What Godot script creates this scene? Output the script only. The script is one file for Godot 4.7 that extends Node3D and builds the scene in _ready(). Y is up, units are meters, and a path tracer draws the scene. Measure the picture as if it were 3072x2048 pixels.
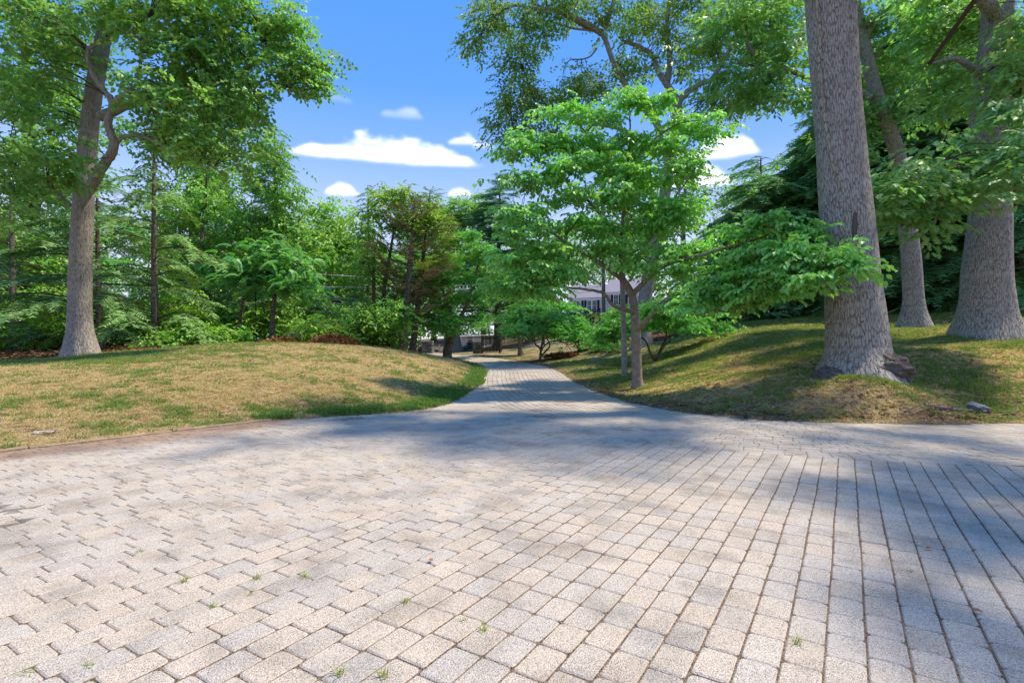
extends Node3D
# A brick court and winding brick drive between two lawns, under old shade trees, with woods behind.
# Points are kept as (x, d): d metres ahead of the camera, which stands at x = 0, d = 0, EYE metres up and looks along -Z.
const F := 1607.0
const EYE := 1.25
var rng := RandomNumberGenerator.new()
var noise_a := FastNoiseLite.new()
var noise_b := FastNoiseLite.new()
var noise_c := FastNoiseLite.new()
var taken := {}
var M := {}

class Buf:
	var v := PackedVector3Array()
	var n := PackedVector3Array()
	var c := PackedColorArray()
	var u := PackedVector2Array()
	var i := PackedInt32Array()
	func mesh(mat: Material) -> ArrayMesh:
		var a := []
		a.resize(Mesh.ARRAY_MAX)
		a[Mesh.ARRAY_VERTEX] = v
		if n.size(): a[Mesh.ARRAY_NORMAL] = n
		if c.size(): a[Mesh.ARRAY_COLOR] = c
		if u.size(): a[Mesh.ARRAY_TEX_UV] = u
		if i.size(): a[Mesh.ARRAY_INDEX] = i
		var m := ArrayMesh.new()
		m.add_surface_from_arrays(Mesh.PRIMITIVE_TRIANGLES, a)
		m.surface_set_material(0, mat)
		return m
	func tri(a: Vector3, b: Vector3, cc: Vector3, col := Color.WHITE) -> void:
		v.append(a); v.append(b); v.append(cc)
		c.append(col); c.append(col); c.append(col)
	func quad(a: Vector3, b: Vector3, cc: Vector3, d: Vector3, col := Color.WHITE) -> void:
		tri(a, b, cc, col); tri(a, cc, d, col)
	# a box with chamfered long edges, turned by a basis
	func box(at: Vector3, size: Vector3, b := Basis.IDENTITY, col := Color.WHITE, ch := 0.0) -> void:
		var h := size / 2.0
		var e := minf(ch, minf(h.x, minf(h.y, h.z)) * 0.6)
		if e <= 0.0:
			var p := []
			for k in 8: p.append(at + b * Vector3(h.x if k & 1 else -h.x, h.y if k & 2 else -h.y, h.z if k & 4 else -h.z))
			for f in [[0, 1, 3, 2], [4, 6, 7, 5], [0, 4, 5, 1], [2, 3, 7, 6], [0, 2, 6, 4], [1, 5, 7, 3]]: quad(p[f[0]], p[f[1]], p[f[2]], p[f[3]], col)
			return
		# three slabs' faces plus bevels
		for ax in 3:
			var a1 := (ax + 1) % 3
			var a2 := (ax + 2) % 3
			for s: float in [-1.0, 1.0]:
				var q := []
				for k in [[-1, -1], [1, -1], [1, 1], [-1, 1]]:
					var w := Vector3.ZERO
					w[ax] = s * h[ax]; w[a1] = k[0] * (h[a1] - e); w[a2] = k[1] * (h[a2] - e)
					q.append(at + b * w)
				quad(q[0], q[1], q[2], q[3], col)
			for s: float in [-1.0, 1.0]:
				for t in [-1.0, 1.0]:
					var p0 := Vector3.ZERO; var p1 := Vector3.ZERO
					p0[a1] = s * h[a1]; p0[a2] = t * (h[a2] - e); p1[a1] = s * (h[a1] - e); p1[a2] = t * h[a2]
					var o := Vector3.ZERO; o[ax] = h[ax] - e
					quad(at + b * (p0 - o), at + b * (p0 + o), at + b * (p1 + o), at + b * (p1 - o), col)
			# corners
		for k in 8:
			var s := Vector3(1 if k & 1 else -1, 1 if k & 2 else -1, 1 if k & 4 else -1)
			tri(at + b * (s * Vector3(h.x, h.y - e, h.z - e)), at + b * (s * Vector3(h.x - e, h.y, h.z - e)), at + b * (s * Vector3(h.x - e, h.y - e, h.z)), col)

func at(px: float, py: float, d: float) -> Vector3:   # a spot measured on the photograph, at its distance
	return Vector3((px - 1536.0) / F * d, EYE - (py - 1024.0) / F * d, -d)
func gat(px: float, d: float, lift := 0.0) -> Vector3:   # the ground below that column, at that distance
	var x := (px - 1536.0) / F * d
	return Vector3(x, gh(x, d) + lift, -d)
func numbered(called: String) -> String:
	taken[called] = taken.get(called, -1) + 1
	return called if taken[called] == 0 else "%s_%03d" % [called, taken[called]]
func tag(o: Node3D, label: String, category: String, group := "", kind := "") -> Node3D:
	o.set_meta("label", label); o.set_meta("category", category)
	if group: o.set_meta("group", group)
	if kind: o.set_meta("kind", kind)
	return o
func thing(called: String, label: String, category: String, where := Vector3.ZERO, group := "") -> Node3D:
	var o := Node3D.new()
	o.name = numbered(called)
	add_child(o)
	o.position = where
	return tag(o, label, category, group)
func part(called: String, m: Mesh, parent: Node3D, where := Vector3.ZERO, b := Basis.IDENTITY) -> MeshInstance3D:
	var o := MeshInstance3D.new()
	o.name = called if parent != self else numbered(called)
	o.mesh = m
	o.transform = Transform3D(b, where)
	parent.add_child(o, true)
	return o
func bpart(called: String, buf: Buf, mat: Material, parent: Node3D, where := Vector3.ZERO) -> MeshInstance3D:
	return part(called, buf.mesh(mat), parent, where)
func many(called: String, m: Mesh, ts: Array, cols: PackedColorArray, parent: Node3D, stuff := true) -> MultiMeshInstance3D:
	var mm := MultiMesh.new()
	mm.transform_format = MultiMesh.TRANSFORM_3D
	mm.use_colors = cols.size() > 0
	mm.mesh = m
	mm.instance_count = ts.size()
	for k in ts.size():
		mm.set_instance_transform(k, ts[k])
		if cols.size(): mm.set_instance_color(k, cols[k])
	var o := MultiMeshInstance3D.new()
	o.name = called if parent != self else numbered(called)
	o.multimesh = mm
	if stuff: o.set_meta("kind", "stuff")
	parent.add_child(o, true)
	return o
func mat(c: Color, rough := 0.85, spec := 0.3) -> StandardMaterial3D:   # c: linear base colour
	var m := StandardMaterial3D.new()
	m.albedo_color = c.linear_to_srgb()
	m.roughness = rough
	m.metallic_specular = spec
	return m
func vmat(rough := 0.85, spec := 0.3) -> StandardMaterial3D:   # base colour from the mesh
	var m := mat(Color.WHITE, rough, spec)
	m.vertex_color_use_as_albedo = true
	return m
func noise_tex(size: int, freq: float, kind: int, octaves: int, stops: Array, seed_ := 1, ret := -1, warped := false) -> NoiseTexture2D:
	var f := FastNoiseLite.new()
	f.noise_type = kind
	f.frequency = freq
	f.seed = seed_
	f.fractal_type = FastNoiseLite.FRACTAL_FBM if octaves > 1 else FastNoiseLite.FRACTAL_NONE
	f.fractal_octaves = octaves
	if warped:
		f.domain_warp_enabled = true
		f.domain_warp_amplitude = 26.0
		f.domain_warp_frequency = 0.02
		f.domain_warp_fractal_octaves = 3
	if ret >= 0: f.cellular_return_type = ret
	var t := NoiseTexture2D.new()
	t.width = size; t.height = size
	t.seamless = true
	t.noise = f
	if stops:
		var g := Gradient.new()
		var off := PackedFloat32Array(); var col := PackedColorArray()
		for s in stops:
			off.append(s[0]); col.append(s[1])
		g.offsets = off; g.colors = col
		t.color_ramp = g
	return t
func grey(v: float) -> Color:
	return Color(v, v, v)
func rnd(a: float, b: float) -> float:
	return rng.randf_range(a, b)
func sstep(a: float, b: float, x: float) -> float:
	return smoothstep(a, b, x)
func curve2(pts: Array, step: float) -> PackedVector2Array:   # Catmull-Rom through pts, evenly spaced
	var fine := PackedVector2Array()
	for k in pts.size() - 1:
		var p0: Vector2 = pts[maxi(k - 1, 0)]; var p1: Vector2 = pts[k]; var p2: Vector2 = pts[k + 1]; var p3: Vector2 = pts[mini(k + 2, pts.size() - 1)]
		for j in 24: fine.append(p1.cubic_interpolate(p2, p0, p3, j / 24.0))
	fine.append(pts[-1])
	var out := PackedVector2Array([fine[0]])
	var left := step
	for k in fine.size() - 1:
		var a := fine[k]; var b := fine[k + 1]
		while a.distance_to(b) >= left:
			a = a.move_toward(b, left); out.append(a); left = step
		left -= a.distance_to(b)
	return out
func curve3(pts: Array, per := 6) -> Array:
	var out := []
	for k in pts.size() - 1:
		var p0: Vector3 = pts[maxi(k - 1, 0)]; var p1: Vector3 = pts[k]; var p2: Vector3 = pts[k + 1]; var p3: Vector3 = pts[mini(k + 2, pts.size() - 1)]
		for j in per: out.append(p1.cubic_interpolate(p2, p0, p3, float(j) / per))
	out.append(pts[-1])
	return out

func _ready() -> void:
	rng.seed = 7
	# camera
	var cam := Camera3D.new()
	cam.name = "camera"
	cam.fov = rad_to_deg(2.0 * atan(1024.0 / F))
	cam.far = 1500.0
	cam.near = 0.05
	add_child(cam)
	cam.position = Vector3(0, EYE, 0)
	cam.current = true
	# sky and sun
	var env := Environment.new()
	env.background_mode = Environment.BG_SKY
	env.tonemap_mode = Environment.TONE_MAPPER_LINEAR
	env.tonemap_exposure = 3.4
	env.sdfgi_enabled = true; env.ssao_enabled = true; env.ssil_enabled = true
	var sky := Sky.new()
	sky.sky_material = make_sky(1.16 / 3.4)
	env.sky = sky
	var we := WorldEnvironment.new()
	we.name = "world"
	we.environment = env
	add_child(we)
	var sun := DirectionalLight3D.new()
	sun.name = "sun"
	sun.light_energy = 0.6
	sun.light_color = Color(1.0, 0.95, 0.87)
	sun.light_angular_distance = 2.5
	sun.shadow_enabled = true
	add_child(sun)
	sun.look_at_from_position(SUN * 100.0, Vector3.ZERO)
	build()

const SUN := Vector3(0.453, 0.883, -0.122)

func make_sky(gain: float) -> PanoramaSkyMaterial:
	var w := 2048; var h := 1024
	var im := Image.create_empty(w, h, false, Image.FORMAT_RGBAF)
	var stops := [[-90.0, Color(.24, .25, .22)], [-4.0, Color(.45, .48, .48)], [0.0, Color(.90, .92, 1.0)], [8.0, Color(.66, .76, 1.0)], [15.0, Color(.39, .57, 1.0)], [19.0, Color(.24, .46, 1.0)], [25.0, Color(.13, .365, .97)], [33.0, Color(.10, .33, .95)], [60.0, Color(.10, .33, .95)], [90.0, Color(.10, .33, .95)]]
	var row := []
	for y in h:
		var el := 90.0 - (y + 0.5) / h * 180.0
		var c: Color = stops[-1][1]
		for k in stops.size() - 1:
			if el >= stops[k][0] and el <= stops[k + 1][0]:
				c = stops[k][1].lerp(stops[k + 1][1], (el - stops[k][0]) / (stops[k + 1][0] - stops[k][0]))
		row.append(c)
		im.fill_rect(Rect2i(0, y, w, 1), Color(c.r * gain, c.g * gain, c.b * gain))
	# clouds as [azimuth, elevation of the flat base, width, height, strength], in degrees
	var list := []
	for q in [[1160, 484, 520, 72, 1.0], [1390, 430, 85, 32, .9], [1028, 581, 98, 30, .95], [1380, 585, 70, 20, .6], [1205, 350, 120, 38, .22], [735, 292, 110, 52, .95], [2160, 470, 220, 62, 1.0], [2070, 560, 240, 70, .9], [1450, 440, 60, 14, .45], [1010, 300, 90, 16, .12], [2330, 620, 260, 50, .7]]:
		var az := rad_to_deg(atan((q[0] - 1536.0) / F))
		list.append([az, rad_to_deg(atan((1024.0 - q[1]) / F * cos(deg_to_rad(az)))), rad_to_deg(q[2] / F) * cos(deg_to_rad(az)) ** 2 * 1.1, rad_to_deg(q[3] / F) * .88, q[4] * .92])
	for k in 58:
		var az := rnd(48.0, 312.0)
		var el := rnd(9.0, 40.0)
		list.append([az, el, rnd(4.0, 20.0), rnd(1.2, 3.2), rnd(.5, 1.0)])
	noise_a.noise_type = FastNoiseLite.TYPE_SIMPLEX_SMOOTH
	noise_a.frequency = 0.35
	noise_a.fractal_octaves = 4
	for q in list:
		var x0 := int((q[0] - q[2]) / 360.0 * w); var x1 := int((q[0] + q[2]) / 360.0 * w)
		var y0 := int((90.0 - q[1] - q[3] * 1.6) / 180.0 * h); var y1 := int((90.0 - q[1] + q[3] * 0.8) / 180.0 * h)
		for y in range(y0, y1):
			for x in range(x0, x1):
				var u: float = (x + 0.5) / w * 360.0 - q[0]
				var v: float = 90.0 - (y + 0.5) / h * 180.0 - q[1]
				var n := noise_a.get_noise_3d(x * 0.13, y * 0.30, q[2] * 7.0)
				var n2 := noise_a.get_noise_3d(x * 0.045, 5.0, q[2] * 3.0)
				var e: float = u / (q[2] * 0.5)
				var top: float = q[3] * maxf(0.0, 1.0 - e * e) * (0.70 + 0.75 * n2 + 0.6 * n)
				var a := sstep(-0.34 - 0.15 * n, 0.25, v) * (1.0 - sstep(top * 0.55, top * 1.2 + 0.2, v)) * sstep(1.1, 0.8, absf(e))
				a = clampf(a * q[4] * (0.95 + 0.5 * n), 0.0, 0.95)
				if a <= 0.002: continue
				var xx := posmod(x, w)
				var g := im.get_pixel(xx, y)
				var lit := 1.42 + 0.38 * sstep(0.0, q[3] * .8, v)
				im.set_pixel(xx, y, g.lerp(Color(lit * gain, (lit - .005) * gain, lit * gain * 1.0), a))
	var m := PanoramaSkyMaterial.new()
	m.panorama = ImageTexture.create_from_image(im)
	return m

# ---------------------------------------------------------------- the ground
const HX := -45.0
const HD := -12.0
const HC := 0.5
const HW := 181
const HH := 205
var hgrid := PackedFloat32Array()
const SX := -14.0
const SD := -4.0
const SC := 0.2
const SW := 151
const SH := 241
var sgrid := PackedFloat32Array()
var right_edge: PackedVector2Array
var left_edge: PackedVector2Array
var inner_edge: PackedVector2Array
var court: PackedVector2Array
var paving: PackedVector2Array
const COURSE := 0.146
const COURSES := 19

func drive_h(x: float, d: float) -> float:
	var t := maxf(0.0, d - 12.0)
	var ramp := 0.0175 * (t * t / (t + 3.0))
	return ramp + 0.013 * noise_c.get_noise_2d(x * 55.0, d * 55.0)
func look(g: PackedFloat32Array, gx: float, gd: float, w: int, h: int) -> float:
	gx = clampf(gx, 0.0, w - 1.001); gd = clampf(gd, 0.0, h - 1.001)
	var i := int(gx); var j := int(gd)
	var fx := gx - i; var fd := gd - j
	var k := j * w + i
	return lerpf(lerpf(g[k], g[k + 1], fx), lerpf(g[k + w], g[k + w + 1], fx), fd)
func paved(x: float, d: float) -> float:   # signed distance to the paving's edge, negative on it
	return look(sgrid, (x - SX) / SC, (d - SD) / SC, SW, SH)
func lawn_h(x: float, d: float) -> float:
	return look(hgrid, (x - HX) / HC, (d - HD) / HC, HW, HH)
func gh(x: float, d: float) -> float:
	var s := paved(x, d)
	if s <= 0.0: return drive_h(x, d) - 0.0055
	var l := lawn_h(x, d) + 0.03 * noise_c.get_noise_2d(x * 30.0, d * 30.0)
	var e := drive_h(x, d) + 0.005 + 0.02 * sstep(0.0, 0.25, s)
	return lerpf(e, l, sstep(0.0, 1.1, s))

func plan_ground() -> void:
	noise_b.noise_type = FastNoiseLite.TYPE_SIMPLEX_SMOOTH
	noise_b.frequency = 0.35
	noise_b.fractal_octaves = 4
	noise_b.seed = 5
	noise_c.noise_type = FastNoiseLite.TYPE_SIMPLEX_SMOOTH
	noise_c.frequency = 0.01
	noise_c.fractal_octaves = 3
	noise_c.seed = 11
	var r := [Vector2(15.5, 8.9), Vector2(12.0, 8.45), Vector2(9.5, 8.3), Vector2(7.9, 8.2), Vector2(5.9, 8.15), Vector2(4.5, 8.35), Vector2(3.3, 9.05), Vector2(2.5, 10.8), Vector2(2.1, 13.2), Vector2(1.85, 17.0), Vector2(1.75, 21.0), Vector2(1.25, 24.5), Vector2(.3, 27.6), Vector2(-.9, 31.0), Vector2(-2.3, 34.4), Vector2(-4.0, 37.5), Vector2(-6.2, 40.6)]
	right_edge = curve2(r, 0.1)
	inner_edge = offset_edge(COURSE * COURSES)
	# where the inner course meets the lawn the left edge takes over
	var l := [Vector2(-11.5, -3.6), Vector2(-9.5, 1.5), Vector2(-7.7, 3.7), Vector2(-5.8, 6.07), Vector2(-3.87, 8.44), Vector2(-2.97, 8.93), Vector2(-2.35, 9.3), Vector2(-1.53, 10.1), Vector2(-1.17, 12.0), Vector2(-.98, 14.6)]
	left_edge = curve2(l, 0.1)
	paving = PackedVector2Array([Vector2(15.5, -3.6)])
	paving.append_array(right_edge)
	var far := PackedVector2Array()
	var near := PackedVector2Array()
	for p in inner_edge:
		(far if p.y > 15.4 else near).append(p)
	far.reverse()
	paving.append_array(far)
	var back := left_edge.duplicate()
	back.reverse()
	paving.append_array(back)
	court = PackedVector2Array([Vector2(15.5, -3.6)])
	court.append_array(near)
	court.append(far[-1])
	court.append_array(back)
	# signed distance
	var simple := PackedVector2Array()
	for k in paving.size():
		if k % 4 == 0 or k < 2: simple.append(paving[k])
	sgrid.resize(SW * SH)
	for j in SH:
		for i in SW:
			var p := Vector2(SX + i * SC, SD + j * SC)
			var best := 1e9
			for k in simple.size():
				var a := simple[k]; var b := simple[(k + 1) % simple.size()]
				var ab := b - a
				var t := clampf((p - a).dot(ab) / maxf(ab.length_squared(), 1e-9), 0.0, 1.0)
				best = minf(best, p.distance_squared_to(a + ab * t))
			best = sqrt(best)
			sgrid[j * SW + i] = -best if Geometry2D.is_point_in_polygon(p, simple) else best
	# heights from spots read off the photograph and their distances
	var c := []
	for q in [[0, 1125, 11], [0, 1095, 15], [240, 1066, 17], [0, 1062, 20], [450, 1062, 15], [700, 1036, 17], [850, 1031, 18.5], [1000, 1033, 19.5], [1200, 1052, 21], [1300, 1068, 24], [1370, 1082, 27], [300, 1200, 8.6], [100, 1230, 8.0], [600, 1150, 10], [900, 1150, 10.5], [900, 1090, 13.5], [600, 1090, 12.8], [1200, 1150, 12], [1200, 1090, 16], [1330, 1100, 18],
			[2100, 1205, 10], [1990, 1155, 13], [1700, 1100, 22], [1800, 1092, 22], [2200, 1100, 13], [2200, 1010, 19], [2250, 968, 24], [2570, 1146, 9.4], [2660, 1140, 9.5], [2470, 1148, 9.5], [2570, 1135, 10.3], [2400, 1150, 9.9], [2760, 1120, 10.3], [2900, 1185, 9.5], [3072, 1100, 10.5], [3072, 1190, 9.2], [2745, 985, 18], [2930, 1008, 13.5], [3072, 985, 14], [2900, 945, 20], [3072, 905, 24], [2600, 940, 24], [2000, 1080, 20], [1750, 1066, 27], [1850, 1066, 25], [1640, 1066, 30], [1560, 1064, 34], [1700, 1040, 34], [1800, 1020, 36]]:
		var p := at(q[0], q[1], q[2])
		c.append(Vector3(p.x, -p.z, p.y))
	for q in [[-3.2, 36, .38], [-1.5, 38, .45], [-6, 40, .42], [-8, 42, .3], [-20, 30, .9], [-12, 26, 1.0], [-7, 27, .9], [-30, 20, .7], [-26, 45, .4], [-10, 60, .4], [-5, 50, .45], [-5.5, 62, .6], [-3, 62, .7], [4, 60, 2.2], [8, 76, 3.0], [0, 80, 2.4], [16, 40, 3.0], [30, 30, 3.6], [24, 14, 2.4], [18, 9.4, 1.1], [-9, 0, .3], [-14, 6, .4], [-12, -6, .4], [0, -10, 0], [16, -8, .2], [-30, 80, .8], [40, 80, 4.0]]:
		c.append(Vector3(q[0], q[1], q[2]))
	for p in [Vector2(2.2, 13), Vector2(1.9, 19), Vector2(.7, 27), Vector2(-2.2, 35), Vector2(-1.1, 15), Vector2(-1.1, 20), Vector2(-1.9, 26.5), Vector2(-3.2, 31), Vector2(-3.9, 8.6), Vector2(-5.8, 6.1), Vector2(-1.6, 10), Vector2(3.2, 9), Vector2(5.9, 8.1), Vector2(9.5, 8.2), Vector2(12, 8.4), Vector2(-8.5, 2.7)]:
		c.append(Vector3(p.x, p.y, drive_h(p.x, p.y)))
	var n := c.size()
	var a := []
	for i in n:
		var row := PackedFloat64Array()
		row.resize(n + 2)
		for j in n: row[j] = sqrt((c[i].x - c[j].x) ** 2 + (c[i].y - c[j].y) ** 2 + 1.0)
		row[i] += 0.02
		row[n] = 1.0
		row[n + 1] = c[i].z
		a.append(row)
	var last := PackedFloat64Array()
	last.resize(n + 2)
	for j in n: last[j] = 1.0
	a.append(last)
	for i in n + 1:
		var piv := i
		for k in range(i + 1, n + 1):
			if absf(a[k][i]) > absf(a[piv][i]): piv = k
		var sw = a[i]; a[i] = a[piv]; a[piv] = sw
		var top: PackedFloat64Array = a[i]
		for k in range(i + 1, n + 1):
			var rw: PackedFloat64Array = a[k]
			var f := rw[i] / top[i]
			if f == 0.0: continue
			for j in range(i, n + 2): rw[j] -= f * top[j]
			a[k] = rw
	var wts := PackedFloat64Array()
	wts.resize(n + 1)
	for i in range(n, -1, -1):
		var s: float = a[i][n + 1]
		for j in range(i + 1, n + 1): s -= a[i][j] * wts[j]
		wts[i] = s / a[i][i]
	var cx := PackedFloat64Array(); var cy := PackedFloat64Array()
	for q in c:
		cx.append(q.x); cy.append(q.y)
	hgrid.resize(HW * HH)
	for j in HH:
		for i in HW:
			var x := HX + i * HC; var d := HD + j * HC
			var s := wts[n]
			for k in n: s += wts[k] * sqrt((x - cx[k]) * (x - cx[k]) + (d - cy[k]) * (d - cy[k]) + 1.0)
			hgrid[j * HW + i] = s

func offset_edge(o: float) -> PackedVector2Array:
	var out := PackedVector2Array()
	for k in right_edge.size():
		var t := (right_edge[mini(k + 1, right_edge.size() - 1)] - right_edge[maxi(k - 1, 0)]).normalized()
		out.append(right_edge[k] + Vector2(t.y, -t.x) * (-o))   # to the left when going away
	return out

func tone_at(x: float, d: float) -> Vector3:   # (green, straw, bare) shares of the turf
	var big := noise_b.get_noise_2d(x * 1.1, d * 1.6)
	var mid := noise_b.get_noise_2d(x * 4.0 + 50.0, d * 7.0)
	var green := (0.0 if x < 0.0 else 0.22) + 0.8 * big + 0.95 * mid
	var bare := 0.12 + 0.7 * noise_b.get_noise_2d(x * 2.2 - 80.0, d * 3.4)
	if x < 0.0:
		green += 0.75 * sstep(1.2, 0.1, paved(x, d) + .5 * noise_b.get_noise_2d(x * 3.0, d * 3.0)) * sstep(7.6, 9.0, d)   # the lush rim along the drive
		green += 0.55 * sstep(-6.0, -9.0, x) * sstep(12.0, 13.5, d) + 0.3 * sstep(22.0, 26.0, d)
		bare += 0.5 * sstep(-3.9, -6.0, x) * sstep(8.6, 6.8, d)
	else:
		green += 0.42 * sstep(11.0, 15.0, d)
		bare += 1.1 * sstep(1.1, 0.1, paved(x, d) + .45 * noise_b.get_noise_2d(x * 4.0, d * 4.0)) + 0.25 * sstep(12.0, 9.0, d) - 0.1
		green += 0.5 * sstep(1.0, .5, Vector2(x - 7.4, d - 9.7).length() - .6)
	green = clampf(green, 0.02, 1.0); bare = clampf(bare, 0.0, 1.0)
	return Vector3(green, 1.0 - green, bare)
func wooded(x: float, d: float) -> float:   # 1 on the leaf-strewn floor below the trees
	var edge := 16.0 + sstep(-16.0, -4.0, x) * 7.0 + 1.2 * noise_b.get_noise_2d(x * 2.0, 3.0)
	var l := sstep(edge, edge + 1.2, d) * sstep(-2.6, -4.0, x - maxf(0.0, (d - 26.0) * -0.1)) * sstep(1.6, 3.0, paved(x, d))
	var redge := 26.0 + 0.8 * noise_b.get_noise_2d(x * 2.0, 9.0)
	var rr := sstep(redge, redge + 1.5, d) * sstep(4.0, 7.0, x)
	return maxf(l, rr)

func build_ground() -> void:
	var xs := spread(-8.6, 12.6, 0.16, -420.0, 420.0)
	var ds := spread(0.0, 21.0, 0.16, -60.0, 520.0)
	var b := Buf.new()
	var w := xs.size()
	for d in ds:
		for x in xs:
			var y := gh(x, d)
			b.v.append(Vector3(x, y, -d))
			var e := 0.06
			b.n.append(Vector3(gh(x - e, d) - gh(x + e, d), 2.0 * e, gh(x, d + e) - gh(x, d - e)).normalized())
			b.c.append(ground_color(x, d))
	for j in ds.size() - 1:
		for i in w - 1:
			var k := j * w + i
			b.i.append_array([k, k + w, k + 1, k + 1, k + w, k + w + 1])
	var m := vmat(0.95, 0.15)
	m.albedo_texture = noise_tex(512, 0.09, FastNoiseLite.TYPE_SIMPLEX, 4, [[0.0, grey(.55)], [0.45, grey(.86)], [1.0, grey(1.0)]], 3)
	m.uv1_triplanar = true; m.uv1_world_triplanar = true
	m.uv1_scale = Vector3.ONE * 0.9
	m.heightmap_enabled = true
	m.heightmap_texture = noise_tex(512, 0.12, FastNoiseLite.TYPE_SIMPLEX, 4, [], 8)
	m.heightmap_scale = 2.0
	var o := bpart("ground", b, m, self)
	o.set_meta("kind", "structure")
func ground_color(x: float, d: float) -> Color:
	var s := paved(x, d)
	if s < 0.02:
		return Color(.40, .29, .20).lerp(Color(.25, .185, .13), clampf(.5 + noise_b.get_noise_2d(x * 9.0, d * 9.0), 0, 1))
	var t := tone_at(x, d)
	var turf := Color(.62, .47, .28).lerp(Color(.17, .20, .07), t.x)
	turf = turf.lerp(Color(.33, .215, .13), t.z)
	return turf.lerp(Color(.22, .145, .09), wooded(x, d))
func spread(a: float, b: float, step: float, lo: float, hi: float) -> PackedFloat32Array:
	var out := PackedFloat32Array()
	var s := step
	var v := a
	while v > lo:
		s *= 1.13; v -= s; out.append(v)
	out.reverse()
	v = a
	while v < b:
		out.append(v); v += step
	s = step
	while v < hi:
		out.append(v); s *= 1.1; v += s
	return out

# ---------------------------------------------------------------- the paving
func soiled(x: float, d: float) -> float:   # trodden-in soil on the paving: by the edging board, and a few smears
	var best := 0.0
	if x < -1.0 and d > 2.0:
		var s := -paved(x, d)
		var reach := 1.05 + 0.55 * noise_b.get_noise_2d(x * 2.0, d * 2.0) + 0.3 * noise_b.get_noise_2d(x * 14.0, d * 14.0)
		best = sstep(reach, reach * 0.35, s) * sstep(-2.9, -3.9, x)
	for q in [[.6, 9.7, .45, .16], [1.0, 11.2, .4, .3], [-1.75, 9.5, .75, .28], [-2.7, 8.6, .5, .2], [.55, 8.9, .35, .12]]:
		var r := Vector2((x - q[0]) / q[2], (d - q[1]) / q[3]).length() + 0.7 * noise_b.get_noise_2d(x * 6.0, d * 6.0)
		best = maxf(best, 0.8 * sstep(1.0, 0.45, r))
	return best
func paver_tint(x: float, d: float, base: Color) -> Color:
	var c := base.lerp(Color(.40, .265, .17), 0.85 * soiled(x, d))
	for q in [[-3.82, 4.02, .22, .10], [-3.52, 3.70, .20, .08], [.75, 9.35, .30, .10]]:   # old oil spots
		var r := Vector2((x - q[0]) / q[2], (d - q[1]) / q[3]).length() + 0.6 * noise_b.get_noise_2d(x * 12.0, d * 12.0)
		c = c.lerp(Color(.16, .145, .13), 0.75 * sstep(1.0, 0.5, r))
	return c
func paver_base() -> Color:
	var v := rnd(.94, 1.04) * (0.9 if rng.randf() < .05 else 1.0)
	var warm := rnd(-.02, .025)
	return Color((.66 + warm) * v, .585 * v, (.485 - warm) * v)
# a stone with worn, rounded corners, chamfered top edge; poly in the plane, centre-relative
func stone(b: Buf, poly: PackedVector2Array, o: Vector3, tilt: Vector2, base: Color, cham := 0.008, deep := 0.045) -> void:
	var n := poly.size()
	var c := Vector2.ZERO
	for p in poly: c += p
	c /= n
	var ring := []
	for lv in 3:
		var rr := []
		for p in poly:
			var q := p
			if lv == 0: q = p.move_toward(c, cham)
			var y: float = [0.0, -cham * .7, -deep][lv] + tilt.dot(q - c)
			rr.append(Vector3(o.x + q.x, o.y + y, o.z - q.y))
		ring.append(rr)
	var mid := Vector3(o.x + c.x, o.y, o.z - c.y)
	for k in n:
		var k2 := (k + 1) % n
		var c0 := paver_tint(ring[0][k].x, -ring[0][k].z, base)
		b.tri(mid, ring[0][k], ring[0][k2], c0)
		b.quad(ring[0][k], ring[0][k2], ring[1][k2], ring[1][k], c0)
		b.quad(ring[1][k], ring[1][k2], ring[2][k2], ring[2][k], c0)
func worn(q: Array, g1: float, g3: float, cut: float) -> PackedVector2Array:   # a four-sided stone set back from its joints by g1 along its first edge and g3 along its last, corners rounded off
	var d1: Vector2 = (q[1] - q[0]).normalized() * g1
	var d3: Vector2 = (q[3] - q[0]).normalized() * g3
	var p4 := [q[0] + d1 + d3, q[1] - d1 + d3, q[2] - d1 - d3, q[3] + d1 - d3]
	var out := PackedVector2Array()
	for k in 4:
		var p: Vector2 = p4[k]
		var pa: Vector2 = p4[(k + 3) % 4]; var pb: Vector2 = p4[(k + 1) % 4]
		var s := cut * rnd(.5, 1.4)
		out.append(p.move_toward(pa, s))
		out.append(p.move_toward((pa + pb) / 2.0, s * .42))
		out.append(p.move_toward(pb, s * rnd(.6, 1.3)))
	return out
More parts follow.
